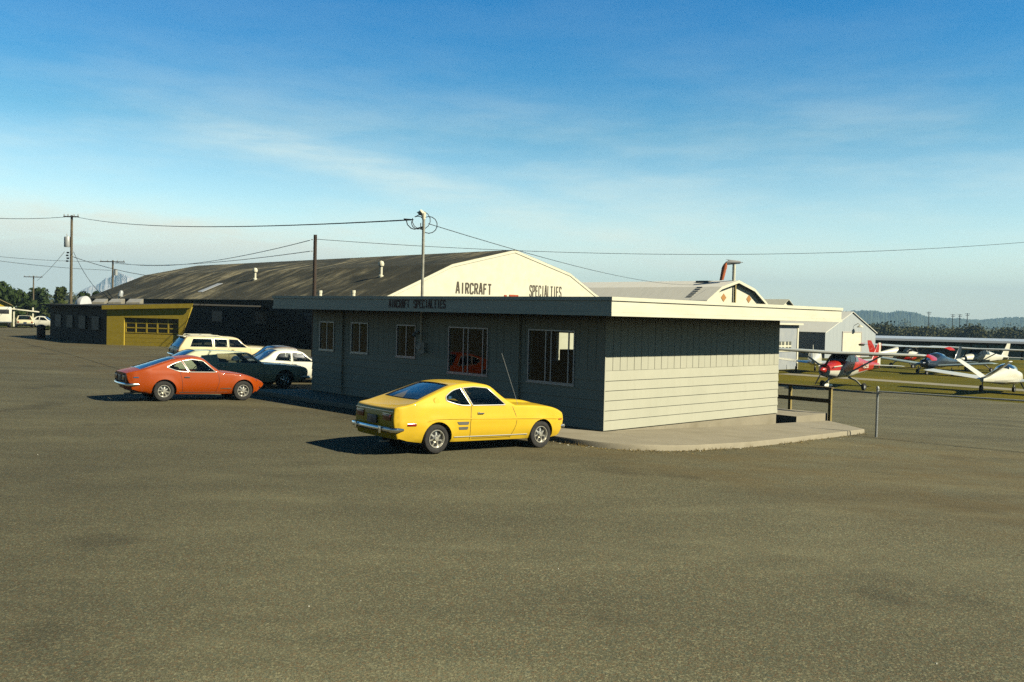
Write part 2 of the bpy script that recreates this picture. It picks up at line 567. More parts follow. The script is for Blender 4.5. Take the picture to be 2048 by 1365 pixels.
def lettering(mb, text, put, u0, u1, z0, z1, wd, gap=.35, depth=.006, slant=0, mi=0):
    # put(u, outward, z); strokes are separate ribbons, each a little prouder than the last
    n = len(text); cw = (u1 - u0) / (n + (n - 1) * gap); h = (z1 - z0) / 1.6
    wd2 = wd / 2; k = 0
    for i, ch in enumerate(text):
        ub = u0 + i * cw * (1 + gap)
        for s in FONT[ch]:
            k += 1
            P = [Vector((ub + p[0] * cw * (.92 if ch != 'I' else 1), z0 + p[1] * h)) for p in s]
            L = []; Rr = []
            for j, p in enumerate(P):
                d1 = (P[j] - P[j - 1]).normalized() if j else None
                d2 = (P[j + 1] - P[j]).normalized() if j < len(P) - 1 else None
                if d1 is None: d1 = d2
                if d2 is None: d2 = d1
                n1 = Vector((-d1.y, d1.x)); n2 = Vector((-d2.y, d2.x))
                nn = (n1 + n2)
                nn = nn.normalized() if nn.length > 1e-5 else n1
                q = nn * (wd2 / max(.45, nn.dot(n1)))
                L.append(p + q); Rr.append(p - q)
            dd = depth + .0012 * (k % 4)
            m_ = len(P)
            vs = [put(p.x, dd, p.y) for p in L] + [put(p.x, dd, p.y) for p in Rr] + [put(p.x, 0, p.y) for p in L] + [put(p.x, 0, p.y) for p in Rr]
            fs = []
            for j in range(m_ - 1):
                fs += [(j, j + 1, m_ + j + 1, m_ + j), (j, 2 * m_ + j, 2 * m_ + j + 1, j + 1), (m_ + j, m_ + j + 1, 3 * m_ + j + 1, 3 * m_ + j)]
            fs += [(0, m_, 3 * m_, 2 * m_), (m_ - 1, 3 * m_ - 1, 4 * m_ - 1, 2 * m_ - 1)]
            mb.add(vs, fs, mi)


def plane_hit(u, v, co, no):
    d = ray(u, v); t = (co - CAMC).dot(no) / d.dot(no)
    return CAMC + d * t


# ------------------------------------------------------------------ office building
ZW, ZM, ZT = -.06, 1.465, 2.93
WL, WR = 13.94, 8.4
office = thing('office_building', 'long low flat-roofed office with pale lapped siding and a white fascia reading AIRCRAFT SPECIALTIES', 'office', C0, 46.4)


def putL(u, o, z): return (-o, u, z)       # left wall (x = 0), u = y
def putR(u, o, z): return (u, -o, z)       # right wall (y = 0), u = x
def putF(u, o, z): return (WR + o, u, z)   # far side
def putE(u, o, z): return (u, WL + o, z)


def wall_tz(u, v):
    p = plane_hit(u, v, C0, eR); return (p - C0).dot(eL), p.z


wins = []
for (ul, ur, vt, vb) in ((640, 669, 643.5, 701), (703, 737, 645.5, 707), (794, 832, 650, 715), (897, 976, 655, 750), (1056, 1149, 660, 768)):
    t1, za = wall_tz(ul, vb); t0, zb = wall_tz(ur, vb); t2, zc_ = wall_tz(ur, vt); t3, zd = wall_tz(ul, vt)
    wins.append((t0, t1, za * .3 + zb * .7 + .0, (zc_ + zd) / 2))
wm = MB()
hl = [w for w in wins]
siding(wm, putL, 0, WL, ZW, ZT, ZM, hl)
siding(wm, putR, 0, WR, ZW, ZT, ZM, [])
FW = [(8.05, 9.6, 1.05, 2.2), (3.2, 4.4, 1.0, 2.1)]
siding(wm, putF, 0, WL, ZW, ZT, ZM, FW)
siding(wm, putE, 0, WR, ZW, ZT, ZM, [])
# corner boards
wm.box((-.017, -.017, (ZW + ZT) / 2), (.03, .03, ZT - ZW))
wm.build('wall', M['siding'], office)
fm = MB()
fm.box((WR / 2, WL / 2, -1.0), (WR - .02, WL - .02, 2 * (1.0 + ZW) - .004))
fm.build('foundation', M['concrete'], office)
im = MB()
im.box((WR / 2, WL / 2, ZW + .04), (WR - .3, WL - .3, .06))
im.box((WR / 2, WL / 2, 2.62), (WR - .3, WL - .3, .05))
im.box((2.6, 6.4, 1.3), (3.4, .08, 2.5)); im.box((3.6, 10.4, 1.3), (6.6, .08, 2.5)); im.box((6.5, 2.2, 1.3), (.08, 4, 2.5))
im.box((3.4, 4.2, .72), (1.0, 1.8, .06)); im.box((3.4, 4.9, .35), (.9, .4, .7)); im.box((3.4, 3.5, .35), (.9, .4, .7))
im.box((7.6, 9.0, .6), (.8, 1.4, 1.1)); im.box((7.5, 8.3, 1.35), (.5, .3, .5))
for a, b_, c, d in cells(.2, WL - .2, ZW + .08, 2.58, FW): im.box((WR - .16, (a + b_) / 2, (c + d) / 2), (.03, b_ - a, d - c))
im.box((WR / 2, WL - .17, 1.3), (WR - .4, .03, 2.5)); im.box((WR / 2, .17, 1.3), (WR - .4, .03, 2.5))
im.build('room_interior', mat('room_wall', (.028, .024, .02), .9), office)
rm = MB()
OX0, OX1, OY0, OY1 = -1.36, 9.85, -1.32, 14.38
rm.box(((OX0 + OX1) / 2, (OY0 + OY1) / 2, 3.08), (OX1 - OX0 - .1, OY1 - OY0 - .1, .3))
rm.build('roof', mat('roofing', (.16, .15, .12), .9, (.1, .09, .07), 2), office)
M['fascia'] = mat('fascia_paint', (.8, .775, .58), .55, (.68, .66, .5), 1.3, .8, stretch=(1, 1, 4))
fb = MB()
for z0, z1, pr in ((2.865, 2.955, .032), (2.957, 3.225, .006), (3.227, 3.315, .04)):
    fb.box(((OX0 + OX1) / 2, OY0 - pr / 2 + .03, (z0 + z1) / 2), (OX1 - OX0 + 2 * pr, .06 + pr, z1 - z0))
    fb.box(((OX0 + OX1) / 2, OY1 + pr / 2 - .03, (z0 + z1) / 2), (OX1 - OX0 + 2 * pr, .06 + pr, z1 - z0))
    fb.box((OX0 - pr / 2 + .03, (OY0 + OY1) / 2, (z0 + z1) / 2), (.06 + pr, OY1 - OY0 - .124, z1 - z0))
    fb.box((OX1 + pr / 2 - .03, (OY0 + OY1) / 2, (z0 + z1) / 2), (.06 + pr, OY1 - OY0 - .124, z1 - z0))
fas = fb.build('fascia', M['fascia'], office)
# sign on the left fascia
def fas_tz(u, v):
    p = plane_hit(u, v, C0 + eR * (OX0 - .01), eR); return (p - C0).dot(eL), p.z
tA, zA = fas_tz(778, 614); tB, zB = fas_tz(891, 615.5); _, zC = fas_tz(778, 601)
lb = MB()
def putS(u, o, z): return (OX0 - .010 - o, -u, z)
blm = mat('brown_letter', (.05, .012, .008), .6); wl_ = (-tB + tA)
lettering(lb, 'AIRCRAFT', putS, -tA, -tA + wl_ * .375, 2.975, 3.205, .036, .22); lb.build('sign_lettering', blm, office)
lb = MB(); lettering(lb, 'SPECIALTIES', putS, -tA + wl_ * .455, -tB, 2.975, 3.205, .036, .22); lb.build('sign_lettering', blm, office)


def sash(name, t0, t1, z0, z1, parent, kind):
    f = MB(); fr = .035
    def bar(a, b, c, d, o0=.045, dp=.06):
        f.slab([putL(a, o0, c), putL(b, o0, c), putL(b, o0, d), putL(a, o0, d)], (dp, 0, 0))
    bar(t0, t1, z0, z0 + fr); bar(t0, t1, z1 - fr, z1); bar(t0, t0 + fr, z0 + fr, z1 - fr); bar(t1 - fr, t1, z0 + fr, z1 - fr)
    w = t1 - t0; bars = [.5] if kind == 0 else ([.40, .53, .9] if False else [.13, .5, .615])
    # sliding sash stiles: fractions measured from the near end
    for q in bars:
        c = t0 + w * q
        bar(c - .018, c + .018, z0 + fr, z1 - fr, .03 - .004 * (bars.index(q) % 2), .03)
    fo = f.build(name, M['alum'], parent)
    g = MB()
    g.quad(putL(t0 + fr, .012, z0 + fr), putL(t1 - fr, .012, z0 + fr), putL(t1 - fr, .012, z1 - fr), putL(t0 + fr, .012, z1 - fr))
    g.build('pane', M['win_glass'], fo)
    s = MB()
    s.slab([putL(t0 - .03, .06, z0 - .035), putL(t1 + .03, .06, z0 - .035), putL(t1 + .03, .06, z0 - .002), putL(t0 - .03, .06, z0 - .002)], (.08, 0, 0))
    s.build('sill', M['alum'], fo)


M['alum'] = mat('aluminium_frame', (.5, .53, .55), .4, (.4, .43, .45), 8, metal=.4)
for i, w in enumerate(wins):
    sash('window', *w, office, 1 if i > 2 else 0)
# downpipes on the left wall, conduit and lamp
pm = MB()
tt = wall_tz(687, 700)[0]; pm.box((-.065, tt, 1.45), (.07, .07, 2.9))
pm.build('downpipe', M['siding'], office)
pm = MB(); tt = wall_tz(1041, 700)[0]; pm.box((-.065, tt, 1.45), (.07, .07, 2.9)); pm.build('downpipe', M['siding'], office)
lm = MB(); tt, zz = wall_tz(839, 665)
lm.lathe([(.0, .0), (.05, .0), (.06, .03), (.06, .09), (.03, .12), (0, .12)], 12, 0, Matrix.Translation((-.03, tt, zz)) @ Matrix.Rotation(R(-90), 4, 'Y'))
lm.tube([(-.14, tt, zz), (-.2, tt, zz - .03), (-.24, tt, zz - .12)], [.03, .045, .06], 10)
lm.build('wall_lamp', M['galv'], office)
# stub vents on the roof
for (u, sx) in ((640, 1.2), (706.5, 1.2)):
    p = plane_hit(u, 590, C0 + eR * sx, eR); q = p - C0
    vm = MB(); vm.lathe([(.0, 3.6), (.085, 3.6), (.085, 3.5), (.075, 3.5), (.075, 3.2)], 14, 0, Matrix.Translation((sx, q.dot(eL), 0)))
    vm.build('vent_pipe', M['white_metal'], office)

# mast with a weatherhead, standing against the office wall
tm, _ = wall_tz(850, 700)
mp = C0 + eR * -.16 + eL * tm
mast = thing('service_mast', 'tall steel service mast with weatherhead rising through the office eave', 'mast', (mp.x, mp.y, zt(mp.x, mp.y)))
zg = zt(mp.x, mp.y)
mz = at_y(851, 428, mp.y).z
b = MB(); b.tube([(0, 0, 2.0), (0, 0, 3.4), (.0, 0, mz - .15 - zg)], .045, 10); b.build('pole', M['pipe'], mast)
b = MB(); b.tube([(0, 0, mz - .18 - zg), (-.01, 0, mz - zg), (-.09, 0.02, mz + .05 - zg), (-.16, .04, mz - .01 - zg)], [.05, .085, .085, .06], 10); b.build('weatherhead', M['white_metal'], mast)
b = MB()
for k, (dx, dz, rr) in enumerate(((-.18, -.28, .2), (.16, -.34, .26), (-.08, -.2, .28))):
    b.tube([(-.12, 0, mz - .02 - zg)] + [(dx + rr * math.cos(a), .02 * k, mz + dz - zg + rr * math.sin(a)) for a in [R(120 - j * 26) for j in range(13)]], .013, 6)
b.build('drip_loop', M['wire'], mast)
b = MB(); b.box((0, 0, 1.95), (.2, .14, .34)); b.lathe([(0, .1), (.08, .1), (.08, 0)], 12, 0, Matrix.Translation((-.07, -.07, 1.98)) @ Matrix.Rotation(R(90), 4, 'X')); b.build('meter_box', M['galv'], mast)

# landing and step behind the office end
lz = -.31
def P2(s, t): return st(s, t)
b = MB()
c1 = G(1592, 852)
b.slab([st(10.15, .28, -1.4), st(12.3, .28, -1.4), st(12.3, 6.5, -1.4), st(10.15, 6.5, -1.4)], (0, 0, lz + 1.4))
b.slab([st(8.42, 1.9, -1.4), st(10.149, 1.9, -1.4), st(10.149, 6.5, -1.4), st(8.42, 6.5, -1.4)], (0, 0, lz + 1.4 - .004))
tag(b.build('concrete_landing', M['concrete']), 'low concrete landing step at the back end of the office', 'step')
rail = thing('timber_handrail', 'brown timber handrail with two rails along the concrete landing', 'handrail', st(12.24, .18, -1.0))
def rel(p): return Vector(p) - st(12.24, .18, -1.0)
RZ = at_y(1667, 775, st(12.24, .18).y).z
for (t, zb) in ((.18, -.75), (1.72, -.32), (3.3, -.32), (4.9, -.32)):
    b = MB(); p = st(12.24, t)
    b.slab([rel(st(12.19, t - .05, zb)), rel(st(12.29, t - .05, zb)), rel(st(12.29, t + .05, zb)), rel(st(12.19, t + .05, zb))], (0, 0, RZ - zb - .05)); b.build('post', M['timber'], rail)
b = MB(); b.slab([rel(st(12.15, .1, RZ - .05)), rel(st(12.33, .1, RZ - .05)), rel(st(12.33, 5.2, RZ - .05)), rel(st(12.15, 5.2, RZ - .05))], (0, 0, .05)); b.build('top_rail', M['rail_wood'] if 'rail_wood' in M else mat('rail_wood', (.17, .125, .05), .8), rail)
b = MB(); zz = RZ - .55; b.slab([rel(st(12.15, .12, zz)), rel(st(12.187, .12, zz)), rel(st(12.187, 5.1, zz)), rel(st(12.15, 5.1, zz))], (0, 0, .14)); b.build('middle_rail', mat('rail_wood_dark', (.15, .11, .045), .8), rail)

M['brown_wall'] = mat('dark_brown_wall', (.03, .026, .018), .85, (.018, .016, .012), 2)
# ------------------------------------------------------------------ arched hangar with the painted name
HY = 75.0
HA = at_y(1030, 503, HY); HZ = HA.z
hangar = thing('hangar', 'large hangar with weathered dark barrel roof and white gable painted AIRCRAFT SPECIALTIES', 'hangar', (HA.x, HA.y, 0), 46.4)
HP = [(-13.5, 3.5), (-9.8, 5.1), (-6.6, 6.5), (0, HZ), (6.6, 6.45), (9.8, 4.85), (13.5, 3.3)]
def hprof(w):
    for (a, za), (b_, zb) in zip(HP, HP[1:]):
        if a <= w <= b_: return za + (zb - za) * (w - a) / (b_ - a)
    return -9
HL = 58.0


def roof_mat(name, c, c2, c3):
    m, nt, b = newmat(name)
    b.inputs['Roughness'].default_value = .9; b.inputs['Specular IOR Level'].default_value = .2
    st1 = noise(nt, coords(nt, (.07, .24, .07)), 2.6, 9, .72, .47, .6)
    st2 = noise(nt, coords(nt, (.4, 1.0, .4)), 2.2, 8, .8, .36, .6)
    patch = noise(nt, coords(nt, (1, .7, 1)), .11, 6, .65, .42, .6)
    mm = nt.nodes.new('ShaderNodeMath'); mm.operation = 'MULTIPLY'; lk(nt, st1, mm.inputs[0]); lk(nt, patch, mm.inputs[1])
    m2 = nt.nodes.new('ShaderNodeMath'); m2.operation = 'MULTIPLY'; lk(nt, mm.outputs[0], m2.inputs[0]); lk(nt, st2, m2.inputs[1])
    base = mixcol(nt, noise(nt, coords(nt), .4, 6, .6), c, c2)
    lk(nt, mixcol(nt, m2.outputs[0], base, c3), b.inputs['Base Color'])
    # faint felt laps running along the ridge
    w = nt.nodes.new('ShaderNodeTexWave'); w.bands_direction = 'X'; w.inputs['Scale'].default_value = .33; w.inputs['Distortion'].default_value = 1.5
    lk(nt, coords(nt), w.inputs['Vector']); bump(nt, b, w.outputs['Fac'], .15, .03)
    return m


b = MB()
prof = HP
ring = lambda y, up: [(w, y, z + up) for w, z in prof]
b.loft([ring(-.02, .12) + ring(-.02, 0)[::-1], ring(HL, .12) + ring(HL, 0)[::-1]], 0)
b.sm = [False] * len(b.sm)
hroof = b.build('roof', roof_mat('felt_roof', (.07, .065, .042), (.04, .04, .028), (.5, .43, .25)), hangar)
b = MB()
b.slab([(w, 0, z - .01) for w, z in HP] + [(13.3, 0, -1.5), (-13.3, 0, -1.5)], (0, .25, 0))
b.build('gable_wall', M['white_metal'], hangar)
b = MB()
# rake trim
for (a, za), (c, zc_) in zip(HP, HP[1:]):
    b.slab([(a, -.045, za - .12), (c, -.045, zc_ - .12), (c, -.045, zc_ + .1), (a, -.045, za + .1)], (0, .022, 0))
b.build('rake_trim', M['white_metal'], hangar)
b = MB()
b.slab([(-13.2, .3, -1.5), (-13.2, HL - .2, -1.5), (-13.2, HL - .2, 3.6), (-13.2, .3, 3.6)], (.2, 0, 0))
b.slab([(13.0, .3, -1.5), (13.0, HL - .2, -1.5), (13.0, HL - .2, 3.35), (13.0, .3, 3.35)], (.2, 0, 0))
b.slab([(-13.2, HL - .19, -1.5), (13.2, HL - .19, -1.5), (13.2, HL - .19, 3.3), (9.8, HL - .19, 4.8), (0, HL - .19, HZ - .1), (-9.8, HL - .19, 5.0), (-13.2, HL - .19, 3.4)], (0, .15, 0))
b.build('side_wall', mat('dark_board', (.035, .03, .022), .85, (.02, .018, .014), 1.5, stretch=(1, 5, 1)), hangar)
for y0 in (8, 16, 24, 32, 40, 48):
    b = MB(); b.slab([(-13.23, y0, 1.5), (-13.23, y0 + 2.2, 1.5), (-13.23, y0 + 2.2, 2.7), (-13.23, y0, 2.7)], (.028, 0, 0)); f = b.build('window', M['brown_wall'], hangar)
    b = MB(); b.slab([(-13.245, y0 + .1, 1.6), (-13.245, y0 + 2.1, 1.6), (-13.245, y0 + 2.1, 2.6), (-13.245, y0 + .1, 2.6)], (.012, 0, 0)); b.build('pane', M['dark_plastic'], f)
def hwz(u, v):
    p = plane_hit(u, v, HA, eL) - HA; return p.dot(eR), p.z + HA.z
def putH(u, o, z): return (u, -o, z)
glm = mat('grey_letter', (.09, .07, .045), .7)
for txt, ul, ur, vt, vb in (('AIRCRAFT', 912, 983, 565, 587), ('SPECIALTIES', 1059, 1123, 570.5, 594)):
    b = MB(); w0, z0 = hwz(ul, vb); w1, z1 = hwz(ur, vt)
    lettering(b, txt, putH, w0, w1, z0 if txt[0] == 'A' else z0, hwz(ul, vt)[1], .13 if txt[0] == 'A' else .1, .35, .02); b.build('sign_lettering', glm, hangar)
for ul, ur in ((1008, 1013), (1018, 1036)):
    b = MB(); w0, z0 = hwz(ul, 600); w1, z1 = hwz(ur, 590.5)
    b.slab([(w0, -.05, z0), (w1, -.05, z0), (w1, -.05, z1), (w0, -.05, z1)], (0, .048, 0)); b.build('red_panel', mat('red_sign', (.5, .09, .02), .5), hangar)


def on_roof(u, v):
    d = ray(u, v); t = 60.0
    while t < 160:
        p = CAMC + d * t; q = p - HA; w, l = q.dot(eR), q.dot(eL)
        if l > -.3 and p.z < hprof(w) + .12: return w, l, p.z
        t += .02
    return None
for (u, vb, vt) in ((510, 560, 536), (762, 554, 522)):
    w, l, z = on_roof(u, vb)
    h = (vb - vt) * (HA + eR * w + eL * l).y / FPX
    b = MB(); b.lathe([(.2, -.2), (.2, .1), (.115, .16), (.115, h - .38)], 14, 0, Matrix.Translation((w, l, z))); vp = b.build('vent_pipe', M['white_metal'], hangar)
    b = MB(); b.lathe([(.115, h - .45), (.2, h - .42), (.24, h - .25), (.17, h - .06), (0, h)], 14, 0, Matrix.Translation((w, l, z))); b.build('vent_cowl', M['white_metal'], vp)
w0, l0, z0 = on_roof(405, 585); w1, l1, z1 = on_roof(445, 568)
b = MB(); l1 = l0 = (l0 + l1) / 2
b.slab([(w0, l0, hprof(w0) + .14), (w1, l0, hprof(w1) + .14), (w1, l0 + 1.1, hprof(w1) + .14), (w0, l0 + 1.1, hprof(w0) + .14)], (0, 0, .03)); b.build('roof_light', mat('translucent_sheet', (.6, .6, .56), .4), hangar)

# ------------------------------------------------------------------ second hangar, white gambrel roof
H2 = at_y(1478, 563, 112.0)
hang2 = thing('white_hangar', 'white gambrel-roofed hangar with a deep gable overhang and orange diamonds, behind the office', 'hangar', (H2.x, H2.y, 0), 46.4)
z2 = H2.z
P2_ = [(-8.4, z2 - 4.3), (-6.5, z2 - 2.55), (-3.6, z2 - .9), (0, z2), (3.6, z2 - .9), (6.5, z2 - 2.55), (8.4, z2 - 4.3)]
b = MB(); ring = lambda y, up: [(w, y, z + up) for w, z in P2_]
b.loft([ring(0, .1) + ring(0, 0)[::-1], ring(62, .1) + ring(62, 0)[::-1]], 0); b.sm = [False] * len(b.sm)
b.build('roof', mat('white_metal_roof', (.86, .82, .68), .5, (.76, .73, .6), 1.6, stretch=(.3, 3, .3)), hang2)
b = MB()
for (a, za), (c, zc_) in zip(P2_, P2_[1:]):
    b.slab([(a, -.03, za - .22), (c, -.03, zc_ - .22), (c, -.03, zc_ + .12), (a, -.03, za + .12)], (0, .028, 0))
b.build('rake_trim', M['white_metal'], hang2)
b = MB(); b.slab([(w, .6, z - .01) for w, z in P2_] + [(8.2, .6, -1.5), (-8.2, .6, -1.5)], (0, .25, 0)); b.build('gable_wall', M['white_metal'], hang2)
b = MB()
for x in (-8.2, 8.05):
    b.slab([(x, .86, -1.5), (x, 61.8, -1.5), (x, 61.8, z2 - 4.2), (x, .86, z2 - 4.2)], (.15, 0, 0))
b.build('side_wall', M['white_metal'], hang2)
b = MB(); b.box((-.25, .35, z2 - 2.2), (.22, .22, 4.0)); b.build('gable_post', M['timber'], hang2)
for sx in (-2.3, 3.2):
    b = MB(); c = (sx, .56, z2 - 2.05); b.slab([(c[0] - .55, c[1], c[2]), (c[0], c[1], c[2] - .5), (c[0] + .55, c[1], c[2]), (c[0], c[1], c[2] + .5)], (0, .037, 0)); b.build('diamond_marking', mat('orange_marking', (.5, .24, .06), .6), hang2)
b = MB()
for k in range(6):
    w = -3.7 - k * .42; b.box((w, 3.0, z2 - .9 - (-(w + 3.6)) * .57 + .13), (.22, .8, .05))
b.build('roof_walk_boards', mat('grey_board', (.5, .48, .42), .7), hang2)
b = MB(); b.box((-.6, 4.6, z2 - .06), (1.0, 1.8, .26)); b.build('ridge_vent', mat('vent_dark', (.1, .1, .09), .7), hang2)

# windsock on the white hangar
wp = H2 + eL * .75
wk = thing('windsock', 'faded orange windsock drooping from a white pole on the hangar ridge', 'windsock', (wp.x, wp.y, z2 - .1))
k_ = wp.y / FPX
b = MB(); b.tube([(0, 0, 0), (0, 0, 2.15)], .2, 10); b.tube([(0, 0, 2.1), (0, 0, 2.45)], .06, 8); b.build('pole', M['white_metal'], wk)
b = MB()
for yy in (-.28, 0, .28):
    b.tube([(1.0, 0, 2.42), (-1.0, yy, 2.45 + .3 * (1 - abs(yy) / .28)), ], .03, 6); b.tube([(1.0, 0, 2.42), (-1.0, yy, 2.15)], .03, 6)
b.lathe([(.0, -.06), (.09, 0), (0, .06)], 8, 0, Matrix.Translation((1.02, 0, 2.42)))
b.build('swivel_frame', M['galv'], wk)
b = MB(); rings = []
for i in range(9):
    q = i / 8
    c = Vector((.75 - 1.75 * min(1, q * 2.1), 0, 2.42 - .05 * q)) if q < .48 else Vector((-1.05 - .42 * (q - .48) / .52, 0, 2.4 - 2.2 * (q - .48) / .52))
    rad = .16 + .2 * min(1, q * 2.1) if q < .48 else .36 - .1 * (q - .48) / .52
    ax = 0 if q < .4 else (R(45) if q < .55 else R(82))
    rings.append([c + Vector((rad * math.cos(t) * math.sin(ax) * 1.0, rad * math.sin(t), rad * math.cos(t) * math.cos(ax))) for t in [2 * math.pi * k / 12 for k in range(12)]])
b.loft(rings[4:], 0, caps=False); b.build('sock', mat('orange_cloth', (.75, .17, .03), .8, (.4, .12, .05), 2), wk)
b = MB(); b.loft(rings[:5], 0, caps=False); b.build('sock_mouth', mat('faded_cloth', (.35, .35, .33), .8), wk)

# ------------------------------------------------------------------ buildings further right
def gable_house(name, label, cat, origin, az, w, L, ze, zr, zb, wm_, rm_, ov=.25, rt=.1):
    # origin: centre of the front gable on plan; local x across, y back
    h = thing(name, label, cat, (origin.x, origin.y, 0), az)
    b = MB(); b.slab([(-w, 0, zb), (w, 0, zb), (w, 0, ze), (0, 0, zr - .02), (-w, 0, ze)], (0, L, 0)); b.build('wall', wm_, h)
    b = MB(); sl = (zr - ze) / w; e = w + .2; zo = ze - .2 * sl
    rg = lambda y: [(-e, y, zo + rt), (0, y, zr + rt), (e, y, zo + rt), (e, y, zo + .01), (0, y, zr + .01), (-e, y, zo + .01)]
    b.loft([rg(-ov), rg(L + ov)], 0); b.sm = [False] * len(b.sm); b.build('roof', rm_, h)
    return h


SY = 112.0
sl_ = at_y(1650, 690, SY); sap = at_y(1702, 625, SY + 4.0)
wdir = eR
# width so that the right corner lands where surveyed
wS = ((1752 - 1024) / FPX * sl_.y - sl_.x) / (eR.x - (1752 - 1024) / FPX * eR.y) / 2
shc = sl_ + eR * wS
zr_ = at_y(1702, 625, shc.y).z; ze_ = at_y(1650, 665.5, sl_.y).z
M['steel_grey'] = mat('grey_cladding', (.48, .52, .51), .5, (.41, .45, .45), 1.2, stretch=(4, 4, .2), bmp=.15)
shed = gable_house('metal_shed', 'grey metal gable shed with white roller door behind the red airplane', 'shed', shc, 46.4, wS, 34.0, ze_, zr_, -1.5, M['steel_grey'], mat('white_roof_sheet', (.9, .88, .74), .3, (.84, .82, .68), .8), .15)
def shz(u, v):
    p = plane_hit(u, v, Vector((shc.x, shc.y, 0)), eL) - shc; return p.dot(eR), p.z + shc.z
x0, z0 = shz(1684, 709); x1, z1 = shz(1722, 666)
b = MB(); zs = -1.4
b.slab([(x0, -.05, zs), (x1, -.05, zs), (x1, -.05, z1), (x0, -.05, z1)], (0, .049, 0)); rd = b.build('roller_door', M['white_metal'], shed)
zp = shz(1700, 706)[1]; zq = shz(1700, 711)[1]
for k in range(4):
    b = MB(); a = x0 + (x1 - x0) * (k + .2) / 4; b.slab([(a, -.06, zq), (a + (x1 - x0) * .15, -.06, zq), (a + (x1 - x0) * .15, -.06, zp), (a, -.06, zp)], (0, .008, 0)); b.build('door_pane', M['dark_plastic'], rd)
b = MB()
for (a, c) in ((x0 - .16, x0 - .003), (x1 + .003, x1 + .16)):
    b.slab([(a, -.08, zs), (c, -.08, zs), (c, -.08, z1 + .15), (a, -.08, z1 + .15)], (0, .079, 0))
b.slab([(x0 - .002, -.08, z1 + .004), (x1 + .002, -.08, z1 + .004), (x1 + .002, -.08, z1 + .15), (x0 - .002, -.08, z1 + .15)], (0, .079, 0))
b.build('door_frame', mat('door_frame', (.6, .55, .48), .5), shed)
xl, zl = shz(1709, 651)
b = MB(); b.tube([(xl, 0, zl), (xl, -.5, zl + .25), (xl, -.7, zl + .1)], .035, 6); b.lathe([(.0, .32), (.12, .3), (.42, .02), (.4, 0), (0, .06)], 14, 0, Matrix.Translation((xl, -.75, zl - .25))); b.build('yard_lamp', M['white_metal'], shed)
b = MB(); b.slab([(-wS - .05, 7.5, zs + 2.4), (-wS - .05, 10.8, zs + 2.4), (-wS - .05, 10.8, zs + 4.2), (-wS - .05, 7.5, zs + 4.2)], (.048, 0, 0)); f = b.build('window', mat('olive_frame', (.1, .085, .03), .7), shed)
for k in range(2):
    b = MB(); b.slab([(-wS - .065, 7.7 + k * 1.5, zs + 2.6), (-wS - .065, 9.0 + k * 1.5, zs + 2.6), (-wS - .065, 9.0 + k * 1.5, zs + 4.05), (-wS - .065, 7.7 + k * 1.5, zs + 4.05)], (.012, 0, 0)); b.build('pane', M['dark_plastic'], f)

# grey sliding-door building beside the office end
dq = at_y(1593, 700, 84.0); dz = at_y(1567, 650, 82.0).z
dsh = thing('sliding_door_shed', 'grey shed front with a multi-pane window and white corner post beside the office end', 'shed', (dq.x, dq.y, 0), 46.4)
b = MB(); b.slab([(-11, 0, -1.5), (0, 0, -1.5), (0, 0, dz), (-11, 0, dz)], (0, 7, 0)); b.build('wall', mat('grey_patchy', (.42, .44, .42), .6, (.33, .36, .38), .9), dsh)
b = MB(); b.box((-5.4, 3.4, dz + .08), (11.6, 7.6, .16)); b.build('roof', M['white_metal'], dsh)
b = MB(); b.box((.12, .1, (dz - 1.4) / 2), (.24, .3, dz + 1.4)); b.build('corner_post', M['white_metal'], dsh)
def dxz(u, v):
    p = plane_hit(u, v, Vector((dq.x, dq.y, 0)), eL) - dq; return p.dot(eR), p.z + dq.z
xa, za = dxz(1555, 704); xb, zb = dxz(1582, 684)
b = MB(); b.slab([(xa, -.05, za), (xb, -.05, za), (xb, -.05, zb), (xa, -.05, zb)], (0, .048, 0)); f = b.build('window', M['white_metal'], dsh)
gpm = mat('grey_pane', (.16, .17, .14), .2)
for i in range(4):
    for j in range(2):
        b = MB(); w = (xb - xa) / 4.3; h = (zb - za) / 2.3
        a = xa + .08 + i * (w + .02) + (.1 if i > 1 else 0); c = za + .1 + j * (h + .1)
        b.slab([(a, -.062, c), (a + w * .78, -.062, c), (a + w * .78, -.062, c + h * .86), (a, -.062, c + h * .86)], (0, .01, 0)); b.build('pane', gpm, f)
xd, _ = dxz(1549, 700)
b = MB(); b.box((xd, -.06, (dz - 1.45) / 2 - .1), (.12, .1, dz + 1.2)); b.build('door_post', mat('brown_post', (.12, .08, .06), .7), dsh)

# small far house
fh = at_y(1572, 600, 165.0)
gable_house('far_house', 'small white gable roof just above the office fascia, beside the white hangar', 'house', Vector((fh.x, fh.y, 0)), 46.4, 4.2, 16, fh.z - 2.6, fh.z, -1.5, M['white_metal'], M['white_metal'], .6)

# long low T-hangar row
ta = G(1742, 713.0); tb = G(2150, 724.0)
tdir = (tb - ta); Lh = tdir.length; taz = math.degrees(math.atan2(tdir.x, tdir.y))
row = thing('hangar_row', 'long low hangar row with pale roof and dark doors across the airfield', 'hangar row', (ta.x, ta.y, 0), taz)
ez = at_y(1770, 681, ta.y - .5).z
b = MB(); b.slab([(0, .6, -1.6), (Lh, .6, -1.6), (Lh, .6, ez), (0, .6, ez)], (0, 10, 0)); b.build('wall', mat('dark_olive_wall', (.05, .05, .03), .8), row)
b = MB(); b.slab([(-.5, -.3, ez), (-.5, 11, ez + .35), (-.5, 11, ez + .47), (-.5, -.3, ez + .28)], (Lh + 1, 0, 0)); b.build('roof', mat('pale_roof', (.5, .54, .58), .4, (.44, .48, .52), .6, stretch=(.3, 2, 1)), row)
cols = [(.03, .027, .014), (.05, .048, .028), (.025, .045, .045), (.14, .27, .23), (.1, .17, .14)]
